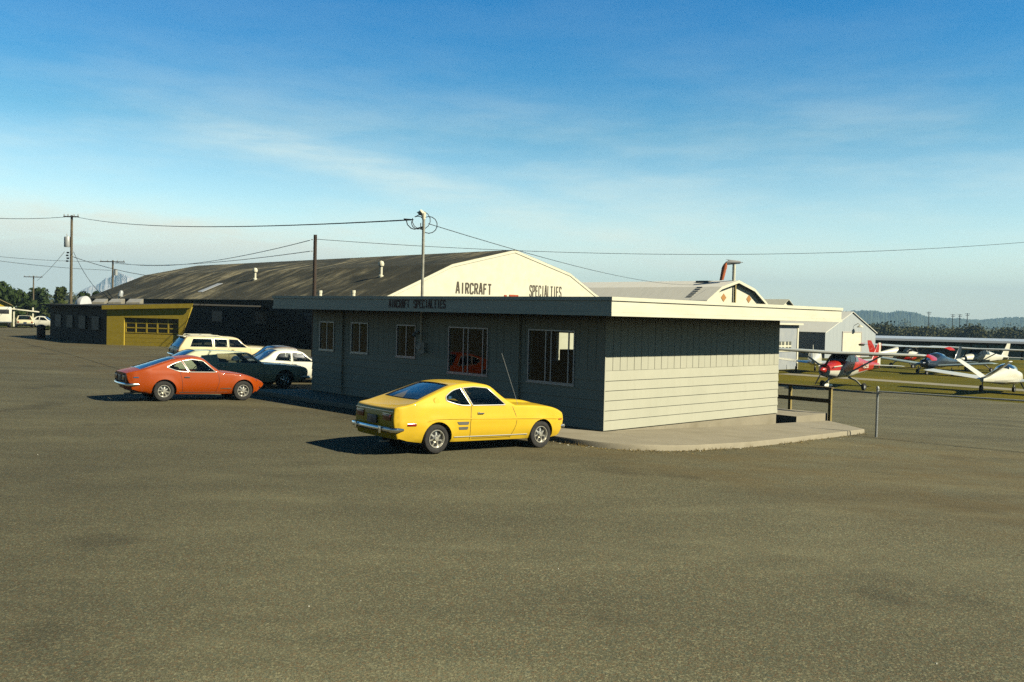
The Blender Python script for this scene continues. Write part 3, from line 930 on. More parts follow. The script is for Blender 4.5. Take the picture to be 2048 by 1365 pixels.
nd = 12
for k in range(nd):
    a = Lh * k / nd + .15; c = Lh * (k + 1) / nd - .15
    cc = cols[0 if k < 3 else 2 if k < 5 else 3 if k < 8 else 4]
    b = MB(); b.slab([(a, .52, -1.4), (c, .52, -1.4), (c, .52, ez - .3), (a, .52, ez - .3)], (0, .078, 0)); b.build('hangar_door', mat('hangar_door', cc, .6), row)

# ------------------------------------------------------------------ yellow garage at the left
GA = G(213, 690); GZ = 0.0
gar = thing('garage', 'low dark garage with a yellow front and a glazed yellow overhead door', 'garage', (GA.x, GA.y, 0), 100)
def gxz(u, v):
    n = Vector((math.sin(R(10)), math.cos(R(10)), 0)); p = plane_hit(u, v, GA, n) - GA
    return p.dot(Vector((math.sin(R(100)), math.cos(R(100)), 0))), p.z + GA.z
M['yellow_wall'] = mat('yellow_render', (.58, .42, .035), .8, (.48, .35, .03), 3)
xr, _ = gxz(352, 694); xt, ztp = gxz(377, 632)
x0, zd0 = gxz(248, 694); x1, zd1 = gxz(357, 634.5)
zd1 = gxz(248, 636)[1]
b = MB()
b.slab([(0, 0, -.1), (x0 - .02, 0, -.1), (x0 - .02, 0, 2.9), (0, 0, 2.85)], (0, .2, 0))
b.slab([(x1 + .02, 0, -.1), (xr, 0, -.1), (xt + .25, 0, 2.95), (x1 + .02, 0, 2.95)], (0, .2, 0))
b.slab([(x0 - .018, 0, zd1 + .02), (x1 + .018, 0, zd1 + .02), (x1 + .018, 0, 2.93), (x0 - .018, 0, 2.9)], (0, .2, 0))
b.build('front_wall', M['yellow_wall'], gar)
# overhead door
_, zg0 = gxz(300, 667)
b = MB(); nC = 5; nR = 3; zr0 = zg0
def gb(a, c, d, e, y=.1, dp=.05): b.slab([(a, y, d), (c, y, d), (c, y, e), (a, y, e)], (0, dp, 0))
ph = (zr0 - .02) / 3
for k in range(3): gb(x0, x1, -.05 + k * ph + (.012 if k else 0), -.05 + (k + 1) * ph, .1 + .004 * (k % 2))
cw = (x1 - x0) / nC; rh = (zd1 - zr0) / nR
for k in range(nC + 1): gb(x0 + k * cw - (.05 if 0 < k < nC else (0 if k == 0 else .1)), x0 + k * cw + (.05 if 0 < k < nC else (.1 if k == 0 else 0)), zr0 - .02, zd1)
for j in range(nR + 1): gb(x0 + .003, x1 - .003, zr0 + j * rh - (.03 if j else .02), min(zr0 + j * rh + .05, zd1 - .002), .107, .04)
gd = b.build('overhead_door', mat('door_yellow', (.60, .43, .04), .6, (.50, .36, .035), 4), gar)
b = MB(); b.slab([(x0 + .05, .13, zr0), (x1 - .05, .13, zr0), (x1 - .05, .13, zd1 - .05), (x0 + .05, .13, zd1 - .05)], (0, .01, 0)); b.build('pane', mat('dark_pane', (.02, .025, .02), .08), gd)
# dark side wall and the rest of the body
n100 = Vector((math.sin(R(100)), math.cos(R(100)), 0)); n10 = Vector((math.sin(R(10)), math.cos(R(10)), 0))
def gl(p): q = Vector((p.x, p.y, 0)) - Vector((GA.x, GA.y, 0)); return q.dot(n100), q.dot(n10)
GC = G(100, 675.5); cx, cy = gl(GC)
b = MB()
b.slab([(-.02, .21, -.2), (xr, .21, -.2), (xr - 8, 12, -.2), (cx + 2, cy + 8, -.2), (cx, cy, -.2)], (0, 0, 2.95)); b.build('side_wall', M['brown_wall'], gar)
dirw = Vector((cx, cy, 0)).normalized(); nw = Vector((-dirw.y, dirw.x, 0)) * 1.0
if nw.y > 0 and nw.x > 0: nw = -nw
nw = Vector((dirw.y * -1, dirw.x, 0));
if nw.dot(Vector((0, -1, 0))) < 0: nw = -nw
LW = Vector((cx, cy, 0)).length
for k in range(4):
    a = dirw * (LW * (.12 + .22 * k)); c = a + dirw * 1.7; o_ = nw * .03
    b = MB(); b.slab([a + Vector((0, 0, 1.0)), c + Vector((0, 0, 1.0)), c + Vector((0, 0, 2.0)), a + Vector((0, 0, 2.0))], o_); b.build('window', mat('dim_window', (.012, .02, .018), .6), gar)
zl_, zr2 = gxz(206, 611)[1], gxz(388, 607.5)[1]
xe = gxz(388, 612)[0]; xs_ = gxz(206, 615)[0]
b = MB()
b.slab([(xs_, -.1, zl_ - .12), (xe, -.1, zr2 - .12), (xe - .5, 13, zr2 - .1), (cx - .5, cy + 8, zl_ - .1), (cx - .6, cy - .5, zl_ - .12)], (0, 0, .11)); b.build('roof', mat('dark_roofing', (.045, .042, .033), .9), gar)
b = MB(); b.slab([(xs_, -.15, zl_ - .3), (xe - .12, -.15, zr2 - .32), (xe, -.15, zr2), (xs_, -.15, zl_)], (0, .048, 0)); b.build('fascia', M['yellow_wall'], gar)
# skylights, ventilator and dome on the garage roof
def gtop(u, v, Y):
    p = at_y(u, v, Y); return p
for k, (ul, ur, v0, v1) in enumerate(((184, 216, 604.5, 598), (216, 250, 604.5, 598), (252, 287, 605, 598))):
    b = MB(); Y = 72
    p0 = at_y(ul, v0, Y); p1 = at_y(ur - 8, v0, Y); p2 = at_y(ur, v1, Y + 1.2); p3 = at_y(ul + 8, v1, Y + 1.2)
    q = [gl(p) + (p.z,) for p in (p0, p1, p2, p3)]
    zb_ = zl_ - .06
    b.add(q + [(x, y, zb_) for x, y, z in q], [(0, 1, 2, 3), (0, 4, 5, 1), (1, 5, 6, 2), (2, 6, 7, 3), (3, 7, 4, 0)]); b.build('skylight', mat('skylight_sheet', (.42, .38, .28), .4, (.3, .28, .22), 2), gar)
b = MB(); p = at_y(172, 603, 73); x, y = gl(p)
rg = []
for i in range(7):
    a = R(90) * i / 6
    rg.append([(x - .75 + 1.5 * (1 - math.cos(a)) * .5 + .0, y + .75 * math.cos(t) * math.sin(R(15) + a * .83), zl_ - .05 + .75 * abs(math.sin(t)) * math.sin(R(20) + a * .78)) for t in [math.pi * k / 12 for k in range(13)]])
b.loft(rg, 0, caps=True, closed=False); b.build('roof_dome', mat('white_dome', (.75, .76, .74), .4), gar)
b = MB(); p = at_y(238, 596, 74); x, y = gl(p); zz = p.z
b.tube([(x, y, zl_ - .1), (x, y, zz), (x + .1, y, zz + .25)], .08, 8); b.lathe([(0, 0), (.2, .04), (.16, .4), (.07, .5), (0, .52)], 12, 0, Matrix.Translation((x + .1, y, zz + .1)) @ Matrix.Rotation(R(14), 4, 'Y')); b.build('roof_ventilator', M['galv'], gar)

# ------------------------------------------------------------------ cars
M['trim'] = mat('bright_trim', (.7, .7, .62), .3, (.6, .6, .54), 6, .5, .35)
def crom(pts, step=.06):
    # Catmull-Rom through (x, z[, sharp]); returns points and the index of every control point
    P = [Vector((p[0], p[1])) for p in pts]; S = [len(p) > 2 and p[2] for p in pts]
    out = []; idx = []
    for i in range(len(P) - 1):
        p1, p2 = P[i], P[i + 1]
        p0 = P[i - 1] if i > 0 and not S[i] else p1 - (p2 - p1)
        p3 = P[i + 2] if i + 2 < len(P) and not S[i + 1] else p2 + (p2 - p1)
        n = max(2, int((p2 - p1).length / step))
        idx.append(len(out))
        l1 = (p1 - p0).length; l2 = (p2 - p1).length; l3 = (p3 - p2).length
        m1 = (p2 - p0) * (l2 / max(l1 + l2, 1e-6)); m2 = (p3 - p1) * (l2 / max(l2 + l3, 1e-6))
        for k in range(n):
            t = k / n
            h = (2 * t**3 - 3 * t**2 + 1, t**3 - 2 * t**2 + t, -2 * t**3 + 3 * t**2, t**3 - t**2)
            out.append(p1 * h[0] + m1 * h[1] + p2 * h[2] + m2 * h[3])
    idx.append(len(out)); out.append(P[-1])
    return out, idx


def lerp_list(L, x):
    if x <= L[0][0]: return L[0][1]
    for (a, va), (b, vb) in zip(L, L[1:]):
        if x <= b:
            t = (x - a) / (b - a); t = t * t * (3 - 2 * t) * .5 + t * .5
            return va + (vb - va) * t
    return L[-1][1]


def pip(p, poly):
    x, y = p; c = False; n = len(poly)
    for i in range(n):
        a, b = poly[i], poly[i - 1]
        if (a[1] > y) != (b[1] > y) and x < (b[0] - a[0]) * (y - a[1]) / (b[1] - a[1]) + a[0]: c = not c
    return c


def segd(p, a, b):
    ax, ay = a; dx, dy = b[0] - ax, b[1] - ay
    L = dx * dx + dy * dy
    t = 0 if L < 1e-12 else max(0, min(1, ((p[0] - ax) * dx + (p[1] - ay) * dy) / L))
    return math.hypot(p[0] - ax - t * dx, p[1] - ay - t * dy)


def fillpoly(outer, holes, g):
    # triangles of a polygon with holes and interior grid points
    vs = []; es = []
    loops = [outer] + holes
    for lp in loops:
        b = len(vs); vs += [Vector(p) for p in lp]
        es += [(b + i, b + (i + 1) % len(lp)) for i in range(len(lp))]
    segs = [(lp[i - 1], lp[i]) for lp in loops for i in range(len(lp))]
    x0 = min(p[0] for p in outer); x1 = max(p[0] for p in outer); z0 = min(p[1] for p in outer); z1 = max(p[1] for p in outer)
    j = 0; z = z0 + g * .5
    while z < z1:
        x = x0 + (g * .5 if j % 2 else 0)
        while x < x1:
            p = (x, z)
            if pip(p, outer) and not any(pip(p, h) for h in holes):
                if min(segd(p, a, b) for a, b in segs if abs(a[0] - x) < .6) > g * .4: vs.append(Vector(p))
            x += g
        z += g; j += 1
    r = delaunay_2d_cdt(vs, es, [], 0, 1e-6)
    V = [tuple(v) for v in r[0]]; T = []
    for f in r[2]:
        c = (sum(V[i][0] for i in f) / len(f), sum(V[i][1] for i in f) / len(f))
        if pip(c, outer) and not any(pip(c, h) for h in holes): T.append(list(f))
    return V, T


def rounded(pts, r=.04, n=4):
    # round the corners of a polygon; a third value overrides the radius
    out = []; N = len(pts)
    for i, p in enumerate(pts):
        rr = p[2] if len(p) > 2 else r
        P = Vector(p[:2]); a = Vector(pts[i - 1][:2]) - P; b = Vector(pts[(i + 1) % N][:2]) - P
        d = min(rr, a.length * .48, b.length * .48)
        A = P + a.normalized() * d; B = P + b.normalized() * d
        for k in range(n + 1):
            t = k / n
            q = A * (1 - t)**2 + P * 2 * t * (1 - t) + B * t * t
            if not out or (q - Vector(out[-1])).length > .004: out.append((q.x, q.y))
    return out


def make_rim(b, R_, w, n, style):
    # local z is outward
    T = None
    b.lathe([(R_, -w * .9), (R_, .0), (R_ * .97, .012), (R_ * .9, .012), (R_ * .84, -.02), (R_ * .8, -.034), (R_ * .4, -.02), (R_ * .3, .0), (R_ * .22, .012), (0, .014)], 28, 0)
    for k in range(n):
        a = 2 * math.pi * k / n + .2; hw = math.pi / n * (.72 if style == 0 else .66)
        pts = []
        for rr, q in ((.42, .55), (.48, .8), (.74, 1), (.79, .85), (.79, 0)): pts.append((rr, q))
        poly = [(rr * R_ * math.cos(a + hw * q), rr * R_ * math.sin(a + hw * q), -.0225 - .012 * ((rr - .4) / .4)+ .0035) for rr, q in pts]
        poly += [(rr * R_ * math.cos(a - hw * q), rr * R_ * math.sin(a - hw * q), -.0225 - .012 * ((rr - .4) / .4)+ .0035) for rr, q in pts[::-1][1:]]
        b.add(poly, [list(range(len(poly)))], 1)
    for k in range(4 if style == 0 else 0):
        a = 2 * math.pi * k / 4
        b.lathe([(.012, .0), (.012, .012), (0, .014)], 6, 1, Matrix.Translation((R_ * .3 * math.cos(a), R_ * .3 * math.sin(a), 0)))


def stretch(D, sx, sy):
    # the same profile, longer and wider (heights and wheels unchanged)
    D = dict(D)
    P = lambda L: [(p[0] * sx,) + tuple(p[1:]) for p in L]
    D['wb'] *= sx; D['plan'] = [(x * sx, w * sy) for x, w in D['plan']]
    D['top'] = [(n, P(s)) for n, s in D['top']]
    for k in ('wins', 'lines', 'mould', 'ridge'):
        if k in D: D[k] = [P(s) for s in D[k]]
    if 'crease' in D: D['crease'] = P(D['crease'])
    for k in ('rear_low', 'front_low'):
        if k in D: D[k] = (D[k][0] * sx, D[k][1])
    D['seat'] = tuple(x if x is None else x * sx for x in D['seat'])
    return D


class Car:
    def __init__(self, name, label, cat, loc, az, D, body, group=None, detail=1, sx=1.0, sy=1.0):
        D = self.D = stretch(D, sx, sy); self.sx, self.sy = sx, sy; self.t = thing(name, label, cat, loc, az, group)
        self.mats = body; self.detail = detail
        self.shell()

    # half width of the body side at (x, z)
    def Y(self, x, z):
        D = self.D
        w = lerp_list(D['plan'], x)
        zw, zb = D.get('zw', .52), D['zb']
        if z < zw: w -= D.get('kl', .35) * (zw - z)**2 * 1.6
        elif z < zb: w -= D.get('ku', .35) * (z - zw)**2
        else: w -= D.get('ku', .35) * (zb - zw)**2 + D.get('tum', .4) * (z - zb) * sm((z - zb) / .12)
        for ax in (0, D['wb']):
            d = math.hypot(x - ax, z - D['tr'])
            w += D.get('flare', .018) * math.exp(-((d - D['ra'] - .01) / .06)**2) * (1 if z > D['sill'] + .02 else 0)
        cz = D.get('crease')
        if cz:
            zz = lerp_list(cz, x); w += .014 * math.exp(-((z - zz) / .03)**2)
        return w

    def part(self, mb, name, m, parent=None, **k):
        return mb.build(name, m, parent or self.t, **k)

    def shell(self):
        D = self.D; r = D.get('r', .045)
        pts = []; marks = {}
        for nm, seg in D['top']:
            a = len(pts) - 1 if pts else 0
            pts += seg
            marks[nm] = (a, len(pts) - 1)
        P, idx = crom(pts, .07 if self.detail else .12)
        N = len(P)
        nrm = []
        for i in range(N):
            d1 = (P[i] - P[i - 1]).normalized() if i else (P[1] - P[0]).normalized()
            d2 = (P[i + 1] - P[i]).normalized() if i < N - 1 else d1
            t = d1 + d2; t = t.normalized() if t.length > 1e-6 else d1
            nrm.append(Vector((-t.y, t.x)))
        seg_of = {}
        for nm, (a, b) in marks.items():
            for i in range(idx[a], idx[b] + 1): seg_of.setdefault(i, nm)
        crown = D['crown']
        cr = [crown.get(seg_of[i], .03) for i in range(N)]
        for _ in range(3): cr = [cr[0]] + [(cr[i - 1] + cr[i] * 2 + cr[i + 1]) / 4 for i in range(1, N - 1)] + [cr[-1]]
        Q = [P[i] - nrm[i] * r for i in range(N)]
        fg = D.get('fg', .88)
        F = [1, .96, fg, .7, .5, .25, 0]; F = F + [-f for f in F[:-1][::-1]]
        arc = [0, 30, 60, 90]
        rows = []; colf = []
        for i in range(N):
            q, n = Q[i], nrm[i]; y0 = self.Y(q.x, q.y); row = []; cf = []
            for a in arc:
                p = q + n * (r * math.sin(R(a))); row.append((p.x, y0 - r * (1 - math.cos(R(a))), p.y)); cf.append(9)
            for f in F[1:-1]:
                p = P[i] + n * (cr[i] * (1 - f * f)); row.append((p.x, f * (y0 - r), p.y)); cf.append(f)
            for a in arc[::-1]:
                p = q + n * (r * math.sin(R(a))); row.append((p.x, -(y0 - r * (1 - math.cos(R(a)))), p.y)); cf.append(-9)
            rows.append(row); colf = cf
        glasses = {}
        for nm in ('windshield', 'backlight'):
            if nm in marks:
                a, b = idx[marks[nm][0]], idx[marks[nm][1]]
                glasses[nm] = (a, b)
        body = MB(); nc = len(colf)
        flat = [p for row in rows for p in row]
        fs = []; gf = {k: [] for k in glasses}
        roofset = []
        vin = D.get('vinyl')
        for i in range(N - 1):
            for c in range(nc - 1):
                f = (i * nc + c, i * nc + c + 1, (i + 1) * nc + c + 1, (i + 1) * nc + c)
                g = None
                for nm, (a, b) in glasses.items():
                    if a <= i < b and abs(colf[c]) <= fg + 1e-6 and abs(colf[c + 1]) <= fg + 1e-6: g = nm
                (gf[g] if g else fs).append(f)
        body.add(flat, fs, 0, True)
        # side panels
        zs = D['sill']; wb, tr, ra = D['wb'], D['tr'], D['ra']
        bot = []
        def arch(cx):
            a0 = math.asin(max(-1, (zs - tr) / ra)); n = 16
            return [(cx + ra * math.cos(math.pi - a0 - (math.pi - 2 * a0) * k / n), tr + ra * D.get('sq', 1.0) * math.sin(math.pi - a0 - (math.pi - 2 * a0) * k / n) * (1 if True else 1)) for k in range(n + 1)]
        def run(a, b):
            n = max(1, int(abs(b - a) / .12)); return [(a + (b - a) * k / n, zs) for k in range(1, n)]
        A0, A1 = arch(0), arch(wb)
        bot = [(Q[0].x + .02, Q[0].y)]
        if D.get('rear_low'): bot += [D['rear_low']]
        bot += A0 + run(A0[-1][0], A1[0][0]) + A1
        if D.get('front_low'): bot += [D['front_low']]
        outer = [(q.x, q.y) for q in Q] + bot[1:][::-1]
        holes = [rounded(w) for w in D['wins']]
        V, T = fillpoly(outer, holes, .07 if self.detail else .13)
        for sgn in (1, -1):
            body.add([(x, sgn * self.Y(x, z), z) for x, z in V], T, 0, True)
            # lip turned inwards along the lower edge
            lp = bot
            vs = [(x, sgn * self.Y(x, z), z) for x, z in lp] + [(x, sgn * (self.Y(x, z) - .05), z - .004) for x, z in lp]
            n = len(lp)
            body.add(vs, [(i, i + 1, n + i + 1, n + i) for i in range(n - 1)], 0, True)
        bo = self.part(body, 'body', self.mats['paint'], weld=2e-4, angle=38)
        self.bo = bo
        if vin:
            pass
        # glass
        for nm, fl in gf.items():
            g = MB(); a, b = glasses[nm]
            pts_ = [Vector(p) for p in flat]
            for i in range(N):
                for c in range(nc):
                    n = nrm[i]; pts_[i * nc + c] = pts_[i * nc + c] - Vector((n.x, 0, n.y)) * .008
            g.add(pts_, fl, 0, True)
            me_o = self.part(g, 'rear_window' if nm == 'backlight' else 'windshield', M['glass'])
            bm = bmesh.new(); bm.from_mesh(me_o.data); bmesh.ops.delete(bm, geom=[v for v in bm.verts if not v.link_faces], context='VERTS'); bm.to_mesh(me_o.data); bm.free()
            # surround
            ci = [c for c in range(nc) if abs(colf[c]) <= fg + 1e-6]
            lo, hi = ci[0], ci[-1]
            path = [flat[i * nc + lo] for i in range(a, b + 1)] + [flat[b * nc + c] for c in ci[1:]] + [flat[i * nc + hi] for i in range(b - 1, a - 1, -1)] + [flat[a * nc + c] for c in ci[::-1][1:-1]]
            tb = MB(); tb.tube(path, .011, 6, closed=True); self.part(tb, 'trim', D.get('glass_trim', M['dark_plastic']), me_o)
        # side windows
        for sgn in (1, -1):
            for k, hpoly in enumerate(holes):
                if self.D.get('open_win') == k: 
                    pass
                V2, T2 = fillpoly(hpoly, [], .12)
                g = MB(); g.add([(x, sgn * (self.Y(x, z) - .014), z) for x, z in V2], T2, 0, True)
                wo = self.part(g, 'side_window', M['glass'])
                tb = MB(); tb.tube([(x, sgn * (self.Y(x, z) + .004), z) for x, z in hpoly], .0105, 6, closed=True)
                self.part(tb, 'trim', D.get('win_trim', M['trim']), wo)
        # door shut lines
        for sgn in (1, -1):
            for ln in D.get('lines', []):
                dl = MB(); L, _ = crom(ln, .08)
                for i in range(len(L) - 1):
                    a, b = L[i], L[i + 1]; d = (b - a).normalized(); n = Vector((-d.y, d.x)) * .0045
                    q = [a + n, b + n, b - n, a - n]
                    dl.add([(p.x, sgn * (self.Y(p.x, p.y) + .0025), p.y) for p in q], [(0, 1, 2, 3)])
                self.part(dl, 'door_seam', M['dark_plastic'])
            for ln in D.get('ridge', []):
                L, _ = crom(ln, .1); tb = MB()
                tb.tube([(p.x, sgn * (self.Y(p.x, p.y) - .006), p.y) for p in L], [.002] + [.013] * (len(L) - 2) + [.002], 8)
                self.part(tb, 'side_crease', self.mats['paint'])
            for ln in D.get('mould', []):
                L, _ = crom(ln, .1); tb = MB()
                tb.tube([(p.x, sgn * (self.Y(p.x, p.y) + .002), p.y) for p in L], ln[0][2] if len(ln[0]) > 2 else .011, 6)
                self.part(tb, 'side_moulding', M['trim'])
        # underbody and wheel wells
        ub = MB(); x0, x1 = Q[0].x, Q[-1].x
        wy = min(self.Y(0, .4), self.Y(wb, .4)) - .05
        zf = zs + .05
        for a, b in ((x0 + .08, -ra), (ra, wb - ra), (wb + ra, x1 - .08)):
            if b - a > .1:
                q = (self.Y((a + b) / 2, .4) - .08)
                qa = min(q, self.Y(a, .4) - .06); qb = min(q, self.Y(b, .4) - .06)
                ub.add([(a, -qa, zf), (b, -qb, zf), (b, qb, zf), (a, qa, zf), (a, -qa, zf + .2), (b, -qb, zf + .2), (b, qb, zf + .2), (a, qa, zf + .2)],
                       [(3, 2, 1, 0), (4, 5, 6, 7), (0, 1, 5, 4), (1, 2, 6, 5), (2, 3, 7, 6), (3, 0, 4, 7)])
        for ax in (0, wb):
            for sgn in (1, -1):
                vs = []; n = 14; rr = ra + .004
                for k in range(n + 1):
                    th = -.25 + (math.pi + .5) * k / n
                    x, z = ax + rr * math.cos(th), tr + rr * math.sin(th)
                    vs += [(x, sgn * (self.Y(x, max(z, zs)) - .045), z), (x, sgn * .42, z)]
                ub.add(vs, [(2 * k, 2 * k + 1, 2 * k + 3, 2 * k + 2) for k in range(n)])
                ub.add([vs[2 * k + 1] for k in range(n + 1)], [list(range(n + 1))])
        ub.tube([(ax_, 0, zf - .04) for ax_ in (x0 + .1, x0 + .9, x0 + 1.6)], .03, 6)
        self.part(ub, 'underbody', M['black'])
        # wheels
        for ax in (0, wb):
            for sgn in (1, -1):
                yo = self.Y(ax, tr + ra * .9) - .035 - D.get('track_in', .0)
                tw = D.get('tw', .17); Rr = D['rim']
                T_ = Matrix.Translation((ax, sgn * yo, tr)) @ Matrix.Rotation(R(-90 * sgn), 4, 'X')
                wt = MB()
                wt.lathe([(Rr, -tw + .01), (Rr + .03, -tw), (tr - .02, -tw + .004), (tr, -tw + .03), (tr, -.03), (tr - .02, -.004), (tr - .05, .0), (Rr + .025, .001), (Rr + .004, -.012), (Rr, -.02)], 32, 0, T_)
                wo = self.part(wt, 'wheel', M['rubber'])
                rb = MB(); st_ = D.get('rimstyle', (8, 0))
                tmp = MB(); make_rim(tmp, Rr, tw, st_[0], st_[1])
                for v in tmp.v: rb.v.append(tuple(T_ @ (Vector(v) + Vector((0, 0, -.012)))))
                rb.f, rb.m, rb.sm = tmp.f, tmp.m, tmp.sm
                self.part(rb, 'rim', [D.get('rim_mat', M['alloy']), M['black']], wo)
        # interior
        it = MB()
        xs_ = D['seat']; zc_ = zs + .12
        wi = self.Y(xs_[0], .6) - .1
        it.box(((xs_[0] + xs_[-1]) / 2, 0, zc_), (2.1, 2 * wi, .04))
        for sgn in (1, -1):
            a, b = xs_[1] - .15, xs_[0] + 1.0; wi2 = min(self.Y(x, z) for x in (a, (a + b) / 2, b) for z in (zc_, D['zb'] - .03)) - .06
            it.box(((a + b) / 2, sgn * wi2, (zc_ + D['zb'] - .03) / 2), (b - a, .02, D['zb'] - .03 - zc_))
        for k, x in enumerate(xs_):
            if x is None: continue
            hh = D.get('seat_h', (.50, .42))[min(k, 1)]
            if k == 0:
                for sy in (-.34, .34):
                    it.bbox((x + .22, sy, zc_ + .16), (.5, .48, .2), .06)
                    it.bbox((0, 0, 0), (.14, .46, hh + .1), .05, 0, Matrix.Translation((x - .1, sy, zc_ + .22 + hh / 2)) @ Matrix.Rotation(R(-14), 4, 'Y'))
                    if D.get('headrest'): it.bbox((x - .2, sy, zc_ + .38 + hh), (.09, .24, .16), .04)
            else:
                it.bbox((x + .22, 0, zc_ + .14), (.48, 1.1, .18), .06)
                it.bbox((0, 0, 0), (.14, 1.1, hh), .05, 0, Matrix.Translation((x - .06, 0, zc_ + .2 + hh / 2)) @ Matrix.Rotation(R(-16), 4, 'Y'))
        xd = xs_[0] + .95
        it.bbox((xd, 0, D['zb'] - .1), (.3, 2 * wi - .06, .16), .05)
        c = Vector((xd - .3, .36, D['zb'] - .03))
        it.tube([c + Vector((.19 * math.cos(t) * .35, .19 * math.sin(t), .19 * math.cos(t) * .94)) for t in [2 * math.pi * k / 18 for k in range(18)]], .013, 6, closed=True)
        self.part(it, 'interior', D.get('int_mat', M['interior']))

    # helpers for details
    def sidebox(self, name, pts, off, m, parent=None, sides=(1, -1), back=.004):
        pts = rounded([(x * self.sx, z) for x, z in pts], .008, 2)
        for s in sides:
            b = MB()
            a = [(x, s * (self.Y(x, z) + off), z) for x, z in pts]; c = [(x, s * (self.Y(x, z) - back), z) for x, z in pts]
            n = len(a); b.add(a + c, [list(range(n))] + [(i, (i + 1) % n, n + (i + 1) % n, n + i) for i in range(n)])
            self.part(b, name, m, parent)

    def box(self, name, c, s, m, r=.01, parent=None, rot=0):
        b = MB(); c = (c[0] * self.sx, c[1] * self.sy, c[2]); s = (s[0], s[1] * self.sy, s[2]); b.bbox((0, 0, 0), s, r, 0, Matrix.Translation(c) @ Matrix.Rotation(rot, 4, 'Y')); return self.part(b, name, m, parent)

    def bumper(self, x, z, hw, side, m, rad=.05, ext=.35, sy=1.6, bow=.05):
        # side -1 rear, +1 front; wraps round the corners
        path = []; x *= self.sx; hw *= self.sy
        path.append((x - side * ext, hw + .005, z))
        path.append((x - side * (ext * .45), hw + .02, z))
        for k in range(5):
            a = R(90 * k / 4)
            path.append((x - side * .12 + side * .12 * math.sin(a) - side * bow * .3, hw - .08 + .1 * math.cos(a), z))
        n = 6
        for k in range(1, n):
            f = 1 - 2 * k / n
            path.append((x + side * bow * (1 - f * f) - side * bow * .3, f * (hw - .08), z))
        path += [(p[0], -p[1], p[2]) for p in path[:7][::-1]]
        b = MB(); N_ = len(path)
        rr = [rad * (.5 if i in (0, N_ - 1) else 1) for i in range(N_)]
        # elliptical section: taller than deep
        P = [Vector(p) for p in path]
        rings = []
        for i, p in enumerate(P):
            d = (P[min(i + 1, N_ - 1)] - P[max(i - 1, 0)]).normalized()
            s_ = Vector((-d.y, d.x, 0)); 
            rings.append([p + s_ * (rr[i] * .55 * math.cos(t)) + Vector((0, 0, rr[i] * sy * .8 * math.sin(t))) for t in [2 * math.pi * k / 10 for k in range(10)]])
        b.loft(rings, 0, True)
        return self.part(b, 'bumper', m)


# ---- yellow coupe nosed in to the sidewalk
def place(ur, vr, uf, vf, track):
    a = G(ur, vr); b = G(uf, vf); d = b - a; az = math.degrees(math.atan2(d.x, d.y))
    return a, az, d.length


def axle_origin(p, az, half):
    # p is the contact point of the right rear wheel
    l = Vector((-math.cos(R(az)), math.sin(R(az)), 0)); q = p + l * half
    return Vector((q.x, q.y, 0))


def rest(car, wb):
    # settle the car on the sloping lot
    o = car.t; az = R(90) - o.rotation_euler.z
    h = Vector((math.sin(az), math.cos(az), 0)); l = Vector((-h.y, h.x, 0))
    z = lambda p: zt(p.x, p.y)
    p = Vector(o.location)
    zr = (z(p + l * .6) + z(p - l * .6)) / 2; q = p + h * wb; zf = (z(q + l * .6) + z(q - l * .6)) / 2
    roll = (z(p + l * .6 + h * wb / 2) - z(p - l * .6 + h * wb / 2)) / 1.2
    o.location.z = zr - .004
    o.rotation_euler = (math.atan(roll), -math.atan((zf - zr) / wb), o.rotation_euler.z)


yp = paint('yellow_paint', (.82, .53, .03), .25, .8)
yD = dict(
    wb=2.56, tr=.298, ra=.348, rim=.19, tw=.165, sill=.225, zb=.93, zw=.55, ku=.28, kl=.42, tum=.46, r=.045, fg=.86,
    plan=[(-.92, .70), (-.8, .765), (-.4, .805), (.4, .82), (1.6, .822), (2.5, .81), (2.95, .765), (3.18, .69), (3.30, .60)],
    crease=[(-.9, .60), (-.3, .60), (-.1, .70), (.25, .705), (2.3, .655), (3.3, .62)],
    top=[('tailp', [(-.84, .31), (-.885, .44, 1), (-.915, .64), (-.90, .86), (-.875, .92)]),
         ('deck', [(-.82, .945), (-.62, .985), (-.33, 1.083)]),
         ('backlight', [(-.05, 1.188), (.2, 1.285), (.40, 1.356)]),
         ('roof', [(.64, 1.40), (.92, 1.412), (1.20, 1.385), (1.34, 1.345)]),
         ('windshield', [(1.54, 1.17), (1.74, 1.02), (1.87, .955, 1)]),
         ('hood', [(2.3, .945), (2.8, .905), (3.08, .83), (3.22, .76)]),
         ('nose', [(3.28, .67), (3.26, .52), (3.20, .36, 1), (3.15, .26)])],
    crown=dict(tailp=.015, deck=-.035, backlight=.03, roof=.022, windshield=.07, hood=.035, nose=.05),
    wins=[[(1.60, .965, .03), (.80, .965, .01), (.655, 1.315, .01), (.92, 1.338, .02), (1.25, 1.312, .05)],
          [(.745, .965, .01), (.50, .97, .14), (.215, 1.06, .12), (.225, 1.15, .1), (.40, 1.27, .16), (.60, 1.312, .01)]],
    lines=[[(.77, .955), (.74, .6), (.76, .26)], [(1.78, .93), (1.88, .62), (1.74, .26)], [(.80, .285), (1.2, .28), (1.74, .285)]],
    ridge=[[(-.32, .62), (-.12, .69), (.2, .705), (1.2, .685), (2.3, .665), (3.15, .635)]],
    mould=[[(.38, .325, .010), (1.2, .325), (2.18, .325)]],
    rear_low=(-.62, .27), front_low=(3.1, .25), seat=(.78, .05), seat_h=(.42, .32), rimstyle=(7, 0), win_trim=M['trim'])
pr, _, _ = place(872, 907, 1079, 900, 0)
yaz = 51.5; YS_ = 1.075
